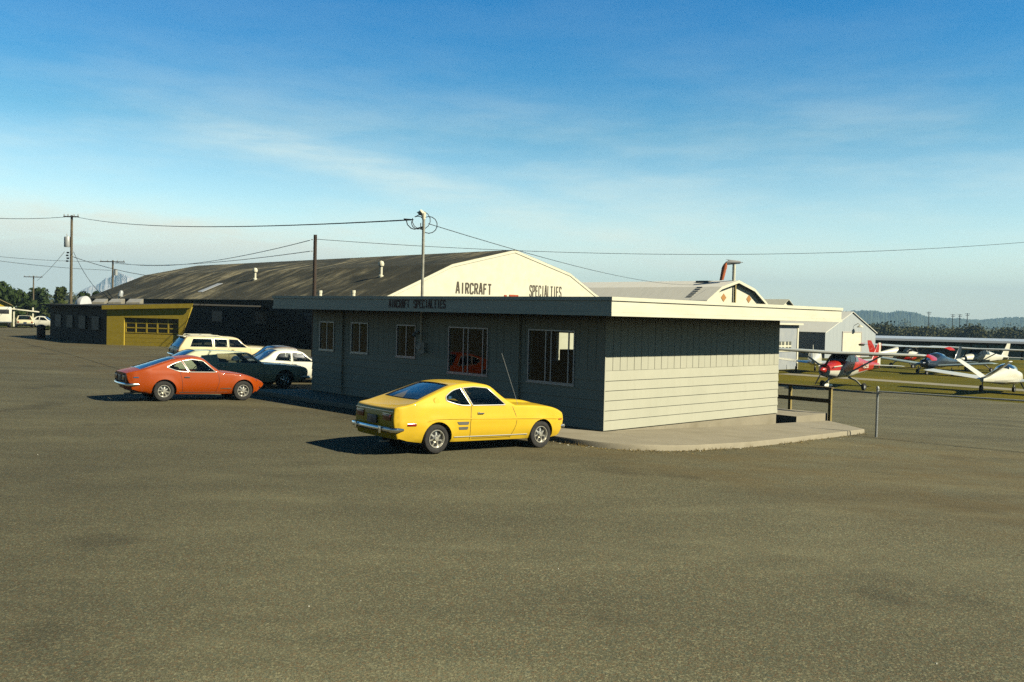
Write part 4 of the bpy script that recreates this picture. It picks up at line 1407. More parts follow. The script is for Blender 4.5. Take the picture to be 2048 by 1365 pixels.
car = Car('yellow_coupe', 'yellow two-door coupe parked nose-in at the office corner in front of its windows', 'car', axle_origin(pr, yaz, .75) + Vector((-.045, 0, 0)), yaz, yD,
          dict(paint=yp), 'cars parked beside the office', 1, YS_, 1.07)
ycar = car
# rear panel: inset dark tail panel, lamps, plate, bumper
for sy in (.49, -.49):
    tl = car.box('tail_lamp', (-.93, sy, .73), (.03, .26, .12), M['red_lens'], .012)
    car.box('lamp_trim', (-.925, sy, .80), (.03, .28, .014), M['chrome'], .004, tl)
car.box('rear_panel_trim', (-.912, 0, .85), (.03, 1.34, .014), M['chrome'], .004)
pl = car.box('number_plate', (-.955, 0, .66), (.02, .34, .17), M['plate'], .008)
car.bumper(-.985, .50, .76, -1, M['chrome'], .05, .28, 1.2)
for sy in (.45, -.45):
    car.box('overrider', (-1.045, sy, .49), (.05, .05, .15), M['chrome'], .02)
car.bumper(3.34, .46, .66, 1, M['chrome'], .045, .2, 1.2)
car.sidebox('side_marker', [(-.66, .575), (-.48, .575), (-.48, .625), (-.66, .625)], .008, M['red_lens'])
car.sidebox('front_marker', [(3.06, .60), (3.18, .60), (3.18, .64), (3.06, .64)], .008, M['amber_lens'])
gm = mat('vent_grey', (.14, .14, .12), .6)
car.sidebox('air_vent', [(.425, .635), (.705, .635), (.69, .575), (.47, .575)], .007, gm)
car.sidebox('air_vent', [(.465, .53), (.69, .53), (.675, .475), (.485, .475)], .007, gm)
for s in (1, -1):
    b = MB(); z = .80
    b.bbox((1.06, s * (car.Y(1.06, z) + .018), z), (.15, .025, .028), .01); b.bbox((1.0, s * (car.Y(1.0, z) + .008), z), (.05, .02, .05), .01); car.part(b, 'door_handle', M['chrome'])
b = MB(); x, z = .0, 1.06; yy = -car.Y(x, z)
b.lathe([(0, .008), (.062, .007), (.07, .0), (.074, -.01)], 20, 0, Matrix.Translation((x, yy - .004, z)) @ Matrix.Rotation(R(90 - 18), 4, 'X')); car.part(b, 'fuel_cap', yp)
for s in (-1,):
    b = MB(); p0 = Vector((2.17, s * .70, .955)); b.tube([p0, p0 + Vector((-.25, 0, .55)), p0 + Vector((-.5, 0, 1.1))], .0045, 5); car.part(b, 'aerial', M['galv'])
# hood bulge
b = MB(); rg = []
for i in range(12):
    q = i / 11; x = 2.12 + q * 1.02; w = .28 * (1 - .15 * q); h = .05 * (1 - sm((q - .55) / .45)) + .002
    zz = .977 - .03 * q - .055 * max(0, q - .35)**1.5
    rg.append([(x, w * f, zz - .02 + (h + .02) * (1 - abs(f)**5)) for f in [1 - 2 * k / 14 for k in range(15)]])
b.loft(rg, 0, False, False); car.part(b, 'hood_bulge', yp)
b = MB(); b.bbox((.36, -(car.Y(.36, 1.12) - .03), 1.12), (.07, .006, .055), .002); car.part(b, 'window_sticker', mat('blue_sticker', (.12, .28, .55), .5))
b = MB(); b.tube([(-.78, -.3, .24), (-1.0, -.3, .23)], .022, 8); car.part(b, 'exhaust', M['galv'])
rest(car, 2.56 * YS_)

# ---- orange fastback
op = paint('orange_paint', (.40, .062, .002), .3, .5)
oD = dict(
    wb=2.33, tr=.305, ra=.362, rim=.19, tw=.18, sill=.215, zb=.86, zw=.50, ku=.34, kl=.6, tum=.5, r=.05, fg=.85,
    plan=[(-1.0, .66), (-.85, .745), (-.4, .80), (.3, .805), (1.3, .80), (2.25, .785), (2.55, .73), (2.8, .62), (2.99, .44), (3.10, .33)],
    top=[('tailp', [(-.88, .34), (-.93, .48, 1), (-1.0, .66), (-1.02, .83, 1)]),
         ('deck', [(-.84, .885), (-.62, .935)]),
         ('backlight', [(-.25, 1.06), (.10, 1.185), (.36, 1.262)]),
         ('roof', [(.64, 1.312), (.88, 1.335), (1.08, 1.31), (1.18, 1.265)]),
         ('windshield', [(1.38, 1.08), (1.57, .93), (1.66, .87, 1)]),
         ('hood', [(2.05, .84), (2.48, .765), (2.82, .65), (3.0, .575)]),
         ('nose', [(3.10, .50), (3.05, .41), (2.90, .33, 1), (2.80, .25)])],
    crown=dict(tailp=.025, deck=.035, backlight=.06, roof=.035, windshield=.07, hood=.045, nose=.06),
    wins=[[(1.48, .885, .03), (.72, .885, .01), (.54, 1.215, .01), (.82, 1.262, .03), (1.13, 1.22, .06)],
          [(.68, .885, .01), (.38, .905, .12), (.08, 1.02, .03), (.28, 1.13, .08), (.50, 1.205, .01)]],
    lines=[[(.44, .88), (.50, .6), (.52, .25)], [(1.55, .86), (1.58, .6), (1.48, .25)]],
    rear_low=(-.55, .25), front_low=(2.7, .24), seat=(.55, None), seat_h=(.42, .3), headrest=1, rimstyle=(8, 1), win_trim=M['trim'], glass_trim=M['chrome'], flare=.022)
oD['seat'] = (.55, -.1)
pr = G(326, 803); oaz = 54.0
car = Car('orange_fastback', 'orange fastback with silver spoked wheels, parked left of the yellow coupe', 'car', axle_origin(pr, oaz, .71), oaz, oD, dict(paint=op), 'cars parked beside the office', 1, 1.04, 1.02)
b = MB(); b.bbox((-1.06, 0, .68), (.03, 1.28, .24), .02); tp = car.part(b, 'tail_panel', M['black'])
for sy in (.44, -.44):
    car.box('tail_lamp', (-1.04, sy, .69), (.03, .3, .13), M['red_lens'], .01)
car.box('number_plate', (-1.045, 0, .68), (.015, .34, .17), M['plate'], .006)
car.bumper(-1.05, .50, .735, -1, M['chrome'], .05, .5, 1.1)
car.bumper(2.97, .40, .5, 1, M['chrome'], .03, .14, 1.0)
car.sidebox('side_marker', [(-.84, .70), (-.70, .70), (-.70, .73), (-.84, .73)], .01, M['chrome'])
car.sidebox('side_badge', [(1.62, .375), (1.95, .375), (1.95, .392), (1.62, .392)], .004, M['chrome'])
for s in (1, -1):
    b = MB(); z = .73
    b.bbox((.66, s * (car.Y(.66, z) + .016), z), (.17, .022, .03), .01); car.part(b, 'door_handle', M['chrome'])
car.sidebox('sill_moulding', [(.42, .262), (1.86, .262), (1.86, .276), (.42, .276)], .004, M['chrome'])
b = MB(); b.lathe([(.0, .11), (.07, .1), (.085, .04), (.08, 0)], 14, 0, Matrix.Translation((2.79, -.57, .6)) @ Matrix.Rotation(R(80), 4, 'Y')); car.part(b, 'headlamp', M['chrome'])
b = MB(); b.lathe([(.0, .11), (.07, .1), (.085, .04), (.08, 0)], 14, 0, Matrix.Translation((2.79, .57, .6)) @ Matrix.Rotation(R(80), 4, 'Y')); car.part(b, 'headlamp', M['chrome'])
b = MB(); b.tube([(-.75, -.3, .22), (-1.02, -.3, .21)], .025, 8); car.part(b, 'exhaust', M['galv'])
for sy in (.2, -.35):
    b = MB(); b.tube([(1.72, sy, .9), (1.65, sy - .2, .985), (1.56, sy - .35, 1.04)], .006, 5); car.part(b, 'wiper', M['black'])
rest(car, 2.33 * 1.04)

# ---- big pale green coupe
gp = paint('pale_green_paint', (.60, .62, .40), .3, .7)
gD = dict(
    wb=2.95, tr=.335, ra=.40, rim=.195, tw=.19, sill=.25, zb=.86, zw=.55, ku=.45, kl=.6, tum=.5, r=.06, fg=.86,
    plan=[(-1.75, .80), (-1.5, .92), (-.4, .965), (2.0, .965), (3.2, .945), (3.75, .88), (3.9, .82)],
    top=[('tailp', [(-1.7, .36), (-1.75, .5, 1), (-1.77, .70), (-1.72, .82)]),
         ('deck', [(-1.5, .88), (-1.12, .95)]),
         ('backlight', [(-.9, 1.10), (-.62, 1.25), (-.45, 1.31)]),
         ('roof', [(-.1, 1.345), (.8, 1.35), (1.4, 1.325), (1.60, 1.285)]),
         ('windshield', [(1.84, 1.10), (2.02, .98), (2.12, .93, 1)]),
         ('hood', [(2.8, .92), (3.5, .88), (3.85, .83)]),
         ('nose', [(3.95, .72), (3.94, .55), (3.88, .38, 1), (3.8, .30)])],
    crown=dict(tailp=.03, deck=.04, backlight=.06, roof=.03, windshield=.08, hood=.04, nose=.06),
    wins=[[(1.90, .945, .03), (.36, .945, .02), (.30, 1.265, .03), (1.50, 1.265, .05)]],
    lines=[[(.42, .92), (.42, .6), (.44, .3)], [(2.1, .9), (2.12, .6), (2.06, .3)]],
    mould=[[(-1.1, .58, .012), (.5, .57), (3.7, .56)]],
    rear_low=(-1.2, .3), front_low=(3.5, .29), seat=(.85, -.05), seat_h=(.42, .36), rimstyle=(6, 1), rim_mat=M['chrome'], int_mat=mat('green_trim', (.2, .24, .12), .7))
gaz = 54.0; gf_ = G(567, 777)
hd = Vector((math.sin(R(gaz)), math.cos(R(gaz)), 0)); lf = Vector((-hd.y, hd.x, 0))
go = gf_ - hd * 2.95 + lf * .84
car = Car('pale_green_coupe', 'big pale green coupe half in the office shadow, just behind the orange fastback', 'car', (go.x, go.y, 0), gaz, gD, dict(paint=gp), 'cars parked beside the office')
for s in (1, -1):
    b = MB(); b.bbox((.58, s * (car.Y(.58, .8) + .016), .8), (.16, .022, .03), .01); car.part(b, 'door_handle', M['chrome'])
    b = MB(); b.bbox((1.98, s * (car.Y(1.95, .9) + .07), .95), (.06, .14, .09), .03); b.tube([(1.98, s * car.Y(1.98, .88), .89), (1.98, s * (car.Y(1.98, .88) + .06), .94)], .012, 6); car.part(b, 'door_mirror', M['chrome'])
    car.box('tail_lamp', (-1.775, s * .62, .66), (.03, .4, .12), M['red_lens'], .012)
    b = MB(); b.lathe([(.0, .03), (.08, .025), (.09, 0)], 14, 0, Matrix.Translation((3.96, s * .62, .66)) @ Matrix.Rotation(R(90), 4, 'Y')); car.part(b, 'headlamp', M['chrome'])
car.bumper(-1.86, .48, .93, -1, M['chrome'], .06, .4, 1.3); car.bumper(4.02, .46, .9, 1, M['chrome'], .06, .4, 1.3)
car.box('number_plate', (-1.80, 0, .66), (.02, .34, .17), M['plate'], .006)
rest(car, 2.95)


def station_D(wb, hr, L0, L1, W, rear):
    # estate / sedan profile with a long roof
    D = dict(wb=wb, tr=.32, ra=.38, rim=.185, tw=.18, sill=.24, zb=.86, zw=.52, ku=.4, kl=.6, tum=.42, r=.055, fg=.86,
             plan=[(L0 - .1, W * .86), (L0 + .2, W * .96), (0, W), (wb * .7, W), (wb, W * .98), (L1 - .2, W * .92), (L1, W * .86)],
             crown=dict(tailp=.03, deck=.035, backlight=.04, roof=.03, windshield=.07, hood=.04, nose=.05),
             rear_low=(L0 + .4, .29), front_low=(L1 - .45, .28), seat_h=(.45, .4), rimstyle=(6, 1), rim_mat=M['chrome'])
    c = wb - .75
    if rear == 'wagon':
        D['top'] = [('tailp', [(L0 + .06, .36), (L0 + .02, .5, 1), (L0, .72), (L0 + .06, .88)]),
                    ('backlight', [(L0 + .22, 1.10), (L0 + .40, hr - .09), (L0 + .48, hr - .04)]),
                    ('roof', [(L0 + .7, hr - .005), (0.2, hr), (c - 1.0, hr - .01), (c - .62, hr - .07)])]
        D['wins'] = [[(c - .22, .93, .03), (c - 1.12, .93, .02), (c - 1.12, hr - .1, .02), (c - .66, hr - .115, .05)],
                     [(c - 1.2, .93, .02), (c - 1.85, .93, .02), (c - 1.85, hr - .1, .02), (c - 1.2, hr - .1, .02)],
                     [(c - 1.95, .93, .02), (L0 + .55, .93, .04), (L0 + .72, hr - .1, .06), (c - 1.95, hr - .1, .02)]]
    elif rear == 'hatch':
        D['top'] = [('tailp', [(L0 + .06, .36), (L0 + .02, .5, 1), (L0, .70), (L0 + .04, .82)]),
                    ('deck', [(L0 + .2, .87), (L0 + .42, .915)]),
                    ('backlight', [(L0 + .75, 1.09), (L0 + 1.05, hr - .09), (L0 + 1.2, hr - .04)]),
                    ('roof', [(L0 + 1.45, hr), (c - 1.0, hr), (c - .62, hr - .07)])]
        D['wins'] = [[(c - .22, .93, .03), (c - 1.12, .93, .02), (c - 1.12, hr - .1, .02), (c - .66, hr - .115, .05)],
                     [(c - 1.2, .93, .02), (L0 + 1.0, .95, .08), (L0 + 1.22, hr - .13, .1), (c - 1.2, hr - .1, .02)]]
    else:
        D['top'] = [('tailp', [(L0 + .06, .36), (L0 + .02, .5, 1), (L0, .70), (L0 + .05, .84)]),
                    ('deck', [(L0 + .4, .90), (L0 + .95, .94)]),
                    ('backlight', [(L0 + 1.2, 1.10), (L0 + 1.45, hr - .09), (L0 + 1.58, hr - .04)]),
                    ('roof', [(L0 + 1.85, hr), (c - 1.0, hr), (c - .62, hr - .07)])]
        D['wins'] = [[(c - .22, .93, .03), (c - 1.12, .93, .02), (c - 1.12, hr - .1, .02), (c - .66, hr - .115, .05)],
                     [(c - 1.2, .93, .02), (L0 + 1.4, .95, .04), (L0 + 1.62, hr - .12, .08), (c - 1.2, hr - .1, .02)]]
    D['top'] += [('windshield', [(c - .35, 1.10), (c - .14, .98), (c - .04, .925, 1)]),
                 ('hood', [(wb, .91), (L1 - .4, .87), (L1 - .08, .82)]),
                 ('nose', [(L1, .72), (L1, .55), (L1 - .05, .38, 1), (L1 - .1, .31)])]
    D['lines'] = [[(c - 1.16, .92), (c - 1.16, .6), (c - 1.12, .3)], [(c - .05, .9), (c - .02, .6), (c - .06, .3)]]
    D['seat'] = (c - 1.1, c - 1.95)
    return D


def fit_out(car, L0, L1, W, lampz=.68):
    for s in (1, -1):
        car.box('tail_lamp', (L0 - .012, s * W * .74, lampz), (.035, .16, .18), M['red_lens'], .012)
        b = MB(); b.lathe([(.0, .03), (.08, .025), (.09, 0)], 12, 0, Matrix.Translation((L1 + .02, s * W * .66, .66)) @ Matrix.Rotation(R(90), 4, 'Y')); car.part(b, 'headlamp', M['chrome'])
    car.bumper(L0 - .08, .47, W * .95, -1, M['chrome'], .055, .3, 1.3); car.bumper(L1 + .08, .46, W * .93, 1, M['chrome'], .055, .3, 1.3)
    car.box('number_plate', (L0 - .03, 0, .63), (.02, .34, .17), M['plate'], .006)
    for s in (1, -1):
        b = MB(); x = car.D['wb'] - 1.8; b.bbox((x, s * (car.Y(x, .8) + .014), .8), (.15, .02, .03), .008); car.part(b, 'door_handle', M['chrome'])


# ---- white hatchback, dark-roofed sedan, tan estate car
wp_ = paint('white_paint_car', (.82, .8, .64), .3, .7)
D = station_D(2.75, 1.39, -.95, 3.45, .84, 'hatch')
wo = at_y(520, 700, 36.6)
car = Car('white_hatchback', 'white hatchback in sun and office shadow, beyond the hood of the pale green coupe', 'car', (-10.5, 39.6, 0), 54, D, dict(paint=wp_), 'cars parked beside the office')
fit_out(car, -.95, 3.45, .84); rest(car, 2.75)
bp = paint('brown_paint', (.11, .08, .055), .22, .8)
D = station_D(2.75, 1.43, -1.15, 3.65, .92, 'sedan')
car = Car('brown_sedan', 'dark brown sedan with only its glossy roof showing behind the white hatchback', 'car', (-11.5, 42.6, 0), 54, D, dict(paint=bp), 'cars parked beside the office')
fit_out(car, -1.15, 3.65, .92); rest(car, 2.75)
tp_ = paint('tan_paint', (.84, .68, .36), .3, .7)
D = station_D(3.05, 1.45, -1.3, 3.95, .97, 'wagon')
car = Car('tan_estate_car', 'tan estate car with a white roof rack, by the dark hangar wall', 'car', (-16.5, 49.0, 0), 54, D, dict(paint=tp_), 'cars parked beside the office', 1, 1.06, 1.0)
fit_out(car, -1.3, 3.95, .97)
b = MB()
for s in (1, -1):
    b.tube([(-.75, s * .55, 1.44), (-.7, s * .55, 1.51), (.7, s * .55, 1.52), (1.0, s * .55, 1.44)], .025, 6)
for x in (-.6, .1, .7): b.tube([(x, -.55, 1.51), (x, .55, 1.51)], .02, 6)
b.bbox((-1.0, 0, 1.43), (.14, 1.2, .05), .02)
car.part(b, 'roof_rack', M['white_metal'])
rest(car, 3.05 * 1.06)

# ---- far left lot
def small_car(name, label, px, az, D, pm, W, L0, L1, Y=None):
    p = G(*px)
    c = Car(name, label, 'car', (p.x, p.y, 0), az, D, dict(paint=pm), 'cars at the far left lot', 0)
    fit_out(c, L0, L1, W); rest(c, D['wb']); return c
cream = paint('cream_paint', (.76, .70, .42), .3, .6)
small_car('cream_sedan', 'cream sedan seen from behind in the far lot left of the garage', (49, 656), -30, station_D(2.9, 1.4, -1.2, 3.8, .95, 'sedan'), cream, .95, -1.2, 3.8)
small_car('white_sedan', 'white sedan pointing right in the far lot, nearest the dark garage wall', (68, 655), 80, station_D(2.7, 1.4, -1.1, 3.5, .9, 'sedan'), wp_, .9, -1.1, 3.5)
# white camper van at the frame edge
p = G(3, 655.5)
van = thing('camper_van', 'white box-shaped camper van at the far left edge beside the yellow house', 'van', (p.x, p.y, 0), -32)
b = MB(); b.bbox((1.2, 0, 1.45), (4.4, 1.95, 1.9), .15); b.build('body', wp_, van)
b = MB(); b.bbox((3.7, 0, 1.0), (1.0, 1.8, 1.1), .15); b.build('hood', wp_, van)
b = MB(); b.bbox((-1.005, 0, 1.85), (.03, 1.4, .5), .01); b.build('rear_window', M['dark_plastic'], van)
b = MB(); b.bbox((-1.02, 0, .62), (.12, 1.9, .16), .03); b.build('bumper', M['chrome'], van)
for s in (1, -1):
    b = MB(); b.bbox((1.3, s * .98, 1.85), (3.0, .03, .5), .01); b.build('side_window', M['dark_plastic'], van)
    for x in (-.1, 3.2):
        T_ = Matrix.Translation((x, s * .95, .34)) @ Matrix.Rotation(R(-90 * s), 4, 'X')
        b = MB(); b.lathe([(.18, -.2), (.33, -.2), (.34, -.17), (.34, -.03), (.32, 0), (.18, -.01), (0, -.02)], 20, 0, T_); w = b.build('wheel', M['rubber'], van)
        b = MB(); b.lathe([(.18, -.005), (.1, .01), (0, .015)], 16, 0, T_); b.build('hubcap', M['chrome'], w)

# ------------------------------------------------------------------ light airplanes
def airfoil(le, chord, z, th, n=9):
    # closed section in the x-z plane (leading edge at le, flying towards +x)
    up, lo = [], []
    for k in range(n + 1):
        q = (1 - math.cos(math.pi * k / n)) / 2
        t = th * chord * (2.97 * math.sqrt(q) - 1.26 * q - 3.52 * q * q + 2.84 * q**3 - 1.02 * q**4) * .5 / .5
        up.append((le - q * chord, z + t * .62)); lo.append((le - q * chord, z - t * .38))
    return up + lo[::-1][1:-1]


def wing(b, st_, mi=0):
    # st_: (y, le, chord, z, thickness)
    rings = []
    for y, le, ch, z, th in st_:
        rings.append([(x, y, zz) for x, zz in airfoil(le, ch, z, th)])
    b.loft(rings, mi)


def fuselage(b, stations, split=None, n=20, winr=None):
    rings = []
    for x, zc, hw, hz in stations:
        rings.append([(x, hw * math.copysign(abs(math.cos(t))**.75, math.cos(t)), zc + hz * math.copysign(abs(math.sin(t))**.75, math.sin(t))) for t in [2 * math.pi * k / n for k in range(n)]])
    nn = len(rings[0]); vs = [p for r in rings for p in r]
    tri = {0: [], 1: []}
    for i in range(len(rings) - 1):
        for k in range(nn):
            k2 = (k + 1) % nn
            f = (i * nn + k, i * nn + k2, (i + 1) * nn + k2, (i + 1) * nn + k)
            zc = sum(vs[j][2] for j in f) / 4; xc = sum(vs[j][0] for j in f) / 4
            tri[1 if split and zc < split(xc) else 0].append(f)
    for mi in (0, 1):
        b.add(vs, tri[mi], mi, True)
    b.add(rings[0], [list(range(nn))[::-1]], 0); b.add(rings[-1], [list(range(nn))], 0)
    return rings


def airplane(name, label, loc, az, c, kind='high', group='light airplanes on the airfield grass', reg=True):
    t = thing(name, label, 'airplane', loc, az, group)
    top, bot, wng, tip, fin = c
    hi = kind == 'high'
    # fuselage
    if hi:
        S = [(1.98, 1.16, .2, .2), (1.9, 1.15, .36, .34), (1.2, 1.15, .5, .46), (.7, 1.17, .53, .50), (.55, 1.2, .54, .52), (.0, 1.42, .54, .74), (-.8, 1.42, .52, .74), (-1.6, 1.36, .4, .58), (-3.2, 1.3, .24, .32), (-5.0, 1.26, .1, .17)]
        zw = 2.08; xw = .45; span = 5.05; ch = 1.6; dih = .09
    else:
        S = [(2.0, 1.0, .2, .2), (1.9, 1.0, .38, .34), (1.2, 1.0, .52, .46), (.7, 1.02, .56, .48), (.0, 1.18, .58, .62), (-.9, 1.18, .54, .62), (-1.8, 1.1, .42, .45), (-3.2, 1.05, .26, .3), (-4.7, 1.02, .1, .15)]
        zw = .72; xw = .55; span = 5.0; ch = 1.75; dih = .5
    b = MB(); fuselage(b, S, (lambda x: 1.16 + .04 * min(x, 0)) if hi else (lambda x: .9))
    fo = b.build('fuselage', [top, bot], t)
    # cabin glazing: bands that follow the hull
    b = MB()
    if hi:
        b.add([(.62, -.5, 1.7), (.62, .5, 1.7), (.1, .46, 2.1), (.1, -.46, 2.1)], [(0, 1, 2, 3)])
        for s in (1, -1):
            b.add([(.5, s * .548, 1.68), (-.1, s * .556, 1.62), (-.1, s * .50, 2.04), (.16, s * .47, 2.06)], [(0, 1, 2, 3)])
            b.add([(-.16, s * .556, 1.62), (-.85, s * .54, 1.62), (-.85, s * .48, 2.0), (-.16, s * .50, 2.04)], [(0, 1, 2, 3)])
            b.add([(-.92, s * .535, 1.62), (-1.5, s * .43, 1.62), (-1.35, s * .40, 1.86), (-.92, s * .48, 1.98)], [(0, 1, 2, 3)])
        b.add([(-1.1, -.33, 2.02), (-1.1, .33, 2.02), (-1.65, .26, 1.84), (-1.65, -.26, 1.84)], [(0, 1, 2, 3)])
        so = []
    else:
        rings = []
        for x, zc, hw, hz in ((.75, 1.4, .44, .12), (.3, 1.5, .5, .34), (-.4, 1.52, .5, .40), (-1.1, 1.48, .44, .34), (-1.7, 1.36, .3, .16)):
            rings.append([(x, hw * math.cos(a), zc + hz * math.sin(a)) for a in [math.pi * k / 10 for k in range(11)]])
        b.loft(rings, 0, False, False)
    b.build('cabin_window', M['air_glass'], t)
    # cowl opening, spinner and propeller
    b = MB(); b.lathe([(0, .42), (.1, .34), (.17, .14), (.19, 0)], 16, 0, Matrix.Translation((1.97, 0, S[0][1])) @ Matrix.Rotation(R(90), 4, 'Y')); pr_ = b.build('spinner', top, t)
    b = MB()
    for s in (1, -1):
        ring = []
        for q in (0.08, .3, .6, .95):
            w = (.1, .13, .12, .06)[(0.08, .3, .6, .95).index(q)]; tw = R(50 - 32 * q)
            ca, sa = math.cos(R(62)), math.sin(R(62))
            cen = Vector((2.08, s * q * ca, S[0][1] + s * q * sa)); tv = Vector((math.sin(tw), -sa * math.cos(tw) * s, ca * math.cos(tw) * s)); nv = Vector((math.cos(tw), 0, 0)) * .014
            ring.append([cen + tv * w * .5 + nv, cen - tv * w * .5 + nv, cen - tv * w * .5 - nv, cen + tv * w * .5 - nv])
        b.loft(ring, 0)
    b.build('propeller', M['dark_plastic'], t)
    b = MB()
    for s in (1, -1): b.bbox((1.86, s * .2, S[0][1] + .08), (.12, .2, .16), .05)
    b.bbox((1.8, 0, S[0][1] - .26), (.14, .3, .14), .05); b.build('cowl_intake', M['black'], t)
    # wing
    b = MB()
    ys = (0, .5, 2.6, span - .35, span) if hi else (.3, .6, 2.4, span - .3, span)
    for s in (1, -1):
        st_ = []
        for i, y in enumerate(ys):
            q = y / span; c_ = ch * (1 - .28 * max(0, (q - .5) / .5)) if hi else ch * (1 - .2 * q)
            if i == len(ys) - 1: c_ *= .8
            st_.append((s * y, xw - (ch - c_) * .35, c_, zw + dih * q * (1.0 if hi else 1.0), .13 if i < len(ys) - 1 else .05))
        wing(b, st_, 0)
    b.build('wing', wng, t)
    if tip is not None:
        for s in (1, -1):
            b = MB(); q0 = .93
            st_ = [(s * y, xw - .14, ch * f, zw + dih - .015 - dr, th) for y, f, dr, th in ((span - .02, .70, .0, .16), (span + .18, .62, .08, .1), (span + .3, .45, .2, .06))]
            wing(b, st_, 0); b.build('wing_tip', tip, t)
    if hi:
        for s in (1, -1):
            b = MB(); b.tube([(.15, s * .5, .92), (.0, s * 2.5, zw + .02)], .05, 8, sx=.4); b.build('wing_strut', wng, t)
    # tail
    tx = -4.25 if hi else -4.0; tz = 1.32 if hi else 1.08
    if kind != 'vtail':
        b = MB()
        for s in (1, -1): wing(b, [(s * .05, tx + .25, 1.0, tz, .07), (s * 1.5, tx - .05, .75, tz + .02, .07), (s * 1.75, tx - .15, .5, tz + .02, .04)], 0)
        b.build('tailplane', wng, t)
        b = MB()
        rings = [[(x, zz * 1.0, z) for x, zz in [(p[0], (p[1]) * .9) for p in airfoil(le, c_, 0, .08)]] for z, le, c_ in ((tz - .1, tx + .9, 1.55), (tz + .25, tx + .25, 1.05), (tz + 1.0, tx - .35, .72), (tz + 1.35, tx - .6, .52))]
        b.loft(rings, 0); b.build('fin', fin, t)
    else:
        for s in (1, -1):
            b = MB(); rings = []
            a = R(36); d_ = Vector((0, s * math.cos(a), math.sin(a))); nn = Vector((0, -s * math.sin(a), math.cos(a)))
            for q, le, c_ in ((.05, tx + .35, 1.15), (1.2, tx + .08, .95), (1.85, tx - .1, .78)):
                rings.append([Vector((x, 0, tz + .02)) + d_ * q + nn * zz for x, zz in airfoil(le, c_, 0, .08)])
            b.loft(rings, 0); b.build('tail_surface', wng, t)
    # undercarriage
    def wheel(x, y, r, parent):
        T_ = Matrix.Translation((x, y, r)) @ Matrix.Rotation(R(90), 4, 'X')
        b = MB(); b.lathe([(r * .45, -.07), (r * .9, -.08), (r, -.05), (r, .05), (r * .9, .08), (r * .45, .07)], 18, 0, T_); b.lathe([(0, -.06), (r * .45, -.06), (r * .45, .06), (0, .06)], 12, 1, T_)
        return b.build('wheel', [M['rubber'], M['galv']], parent)
    for s in (1, -1):
        b = MB()
        if hi: b.tube([(-.35, s * .35, .72), (-.38, s * .8, .55), (-.4, s * 1.2, .2)], [.07, .055, .045], 8, sx=.5)
        else: b.tube([(-.1, s * 1.45, .68), (-.1, s * 1.45, .2)], .045, 8)
        g = b.build('landing_leg', wng, t); wheel(-.4 if hi else -.1, s * (1.28 if hi else 1.52), .21, g)
        if hi:
            b = MB(); rings = []
            for x, hw, hz in ((.28, .03, .04), (.1, .1, .13), (-.2, .12, .16), (-.6, .09, .12), (-.95, .02, .03)):
                rings.append([(x - .3, s * 1.28 + hw * math.cos(k * math.pi / 5), .27 + hz * math.sin(k * math.pi / 5)) for k in range(10)])
    b = MB(); b.tube([(1.35, 0, .9), (1.42, 0, .2)], .045, 8); g = b.build('landing_leg', wng, t); wheel(1.42, 0, .18, g)
    if hi and tip is not None:
        b = MB(); rings = []
        for x, hw, hz in ((.42, .03, .04), (.25, .1, .13), (-.05, .11, .15), (-.4, .06, .08), (-.55, .02, .02)):
            rings.append([(1.42 + x, hw * math.cos(k * math.pi / 5), .25 + hz * math.sin(k * math.pi / 5)) for k in range(10)])
        b.loft(rings, 0); b.build('wheel_fairing', wng, g)
    return t


M['air_glass'] = mat('cabin_glass', (.02, .025, .03), .06, coat=1.0)
aw = mat('aircraft_white', (.84, .82, .66), .35, (.76, .74, .58), 1.5, coat=.4)
ar = mat('aircraft_red', (.55, .025, .012), .3, (.45, .02, .01), 2, coat=.5)
abl = mat('aircraft_blue', (.012, .028, .055), .3, coat=.5)
agn = mat('aircraft_pale', (.45, .55, .5), .35, coat=.4)

# red and white high-wing airplane facing the lot
pc = G(1640, 775); pd = G(1712, 781)
c_ = (pc + pd) / 2
raz = 226.0
hd = Vector((math.sin(R(raz)), math.cos(R(raz)), 0))
o = c_ + hd * .4 + Vector((.3, 0, 0))
pl1 = airplane('red_airplane', 'red and white high-wing airplane facing the lot, its long wing spreading past the office corner', (o.x, o.y, -1.4), raz, (ar, aw, aw, ar, ar))
pl1.scale = (1.1, 1.1, 1.1)
b = MB()
for s in (1, -1):
    lettering(b, 'N28', lambda u, o_, z: ((-2.0 - u if s > 0 else -3.0 + u) , s * (.30 + .11 * ((-2.0 - u if s > 0 else -3.0 + u) + 3.2) / 1.0 + o_ + .02), z), 0, .9, 1.22, 1.48, .06, .3, .01)
b.build('registration_mark', aw, pl1)
b = MB()
for s in (1, -1):
    b.slab([(1.7, s * .47, 1.34), (.7, s * .53, 1.4), (.7, s * .53, 1.46), (1.7, s * .47, 1.39)], (0, s * .02, 0))
b.build('side_stripe', aw, pl1)
# white rudder behind the red fin
b = MB(); b.slab([(-4.82, -.025, 1.25), (-5.25, -.025, 1.3), (-5.22, -.025, 2.7), (-4.93, -.025, 2.72)], (0, .05, 0)); b.build('rudder', aw, pl1)

vw = G(1962, 783); vaz = 45.0
hd = Vector((math.sin(R(vaz)), math.cos(R(vaz)), 0)); lf = Vector((-hd.y, hd.x, 0))
o = vw - lf * 1.52 + hd * .1
airplane('v_tail_airplane', 'white V-tailed low-wing airplane seen from behind at the right edge by the taxiway', (o.x, o.y, -1.4), vaz, (aw, aw, aw, None, aw), 'vtail')

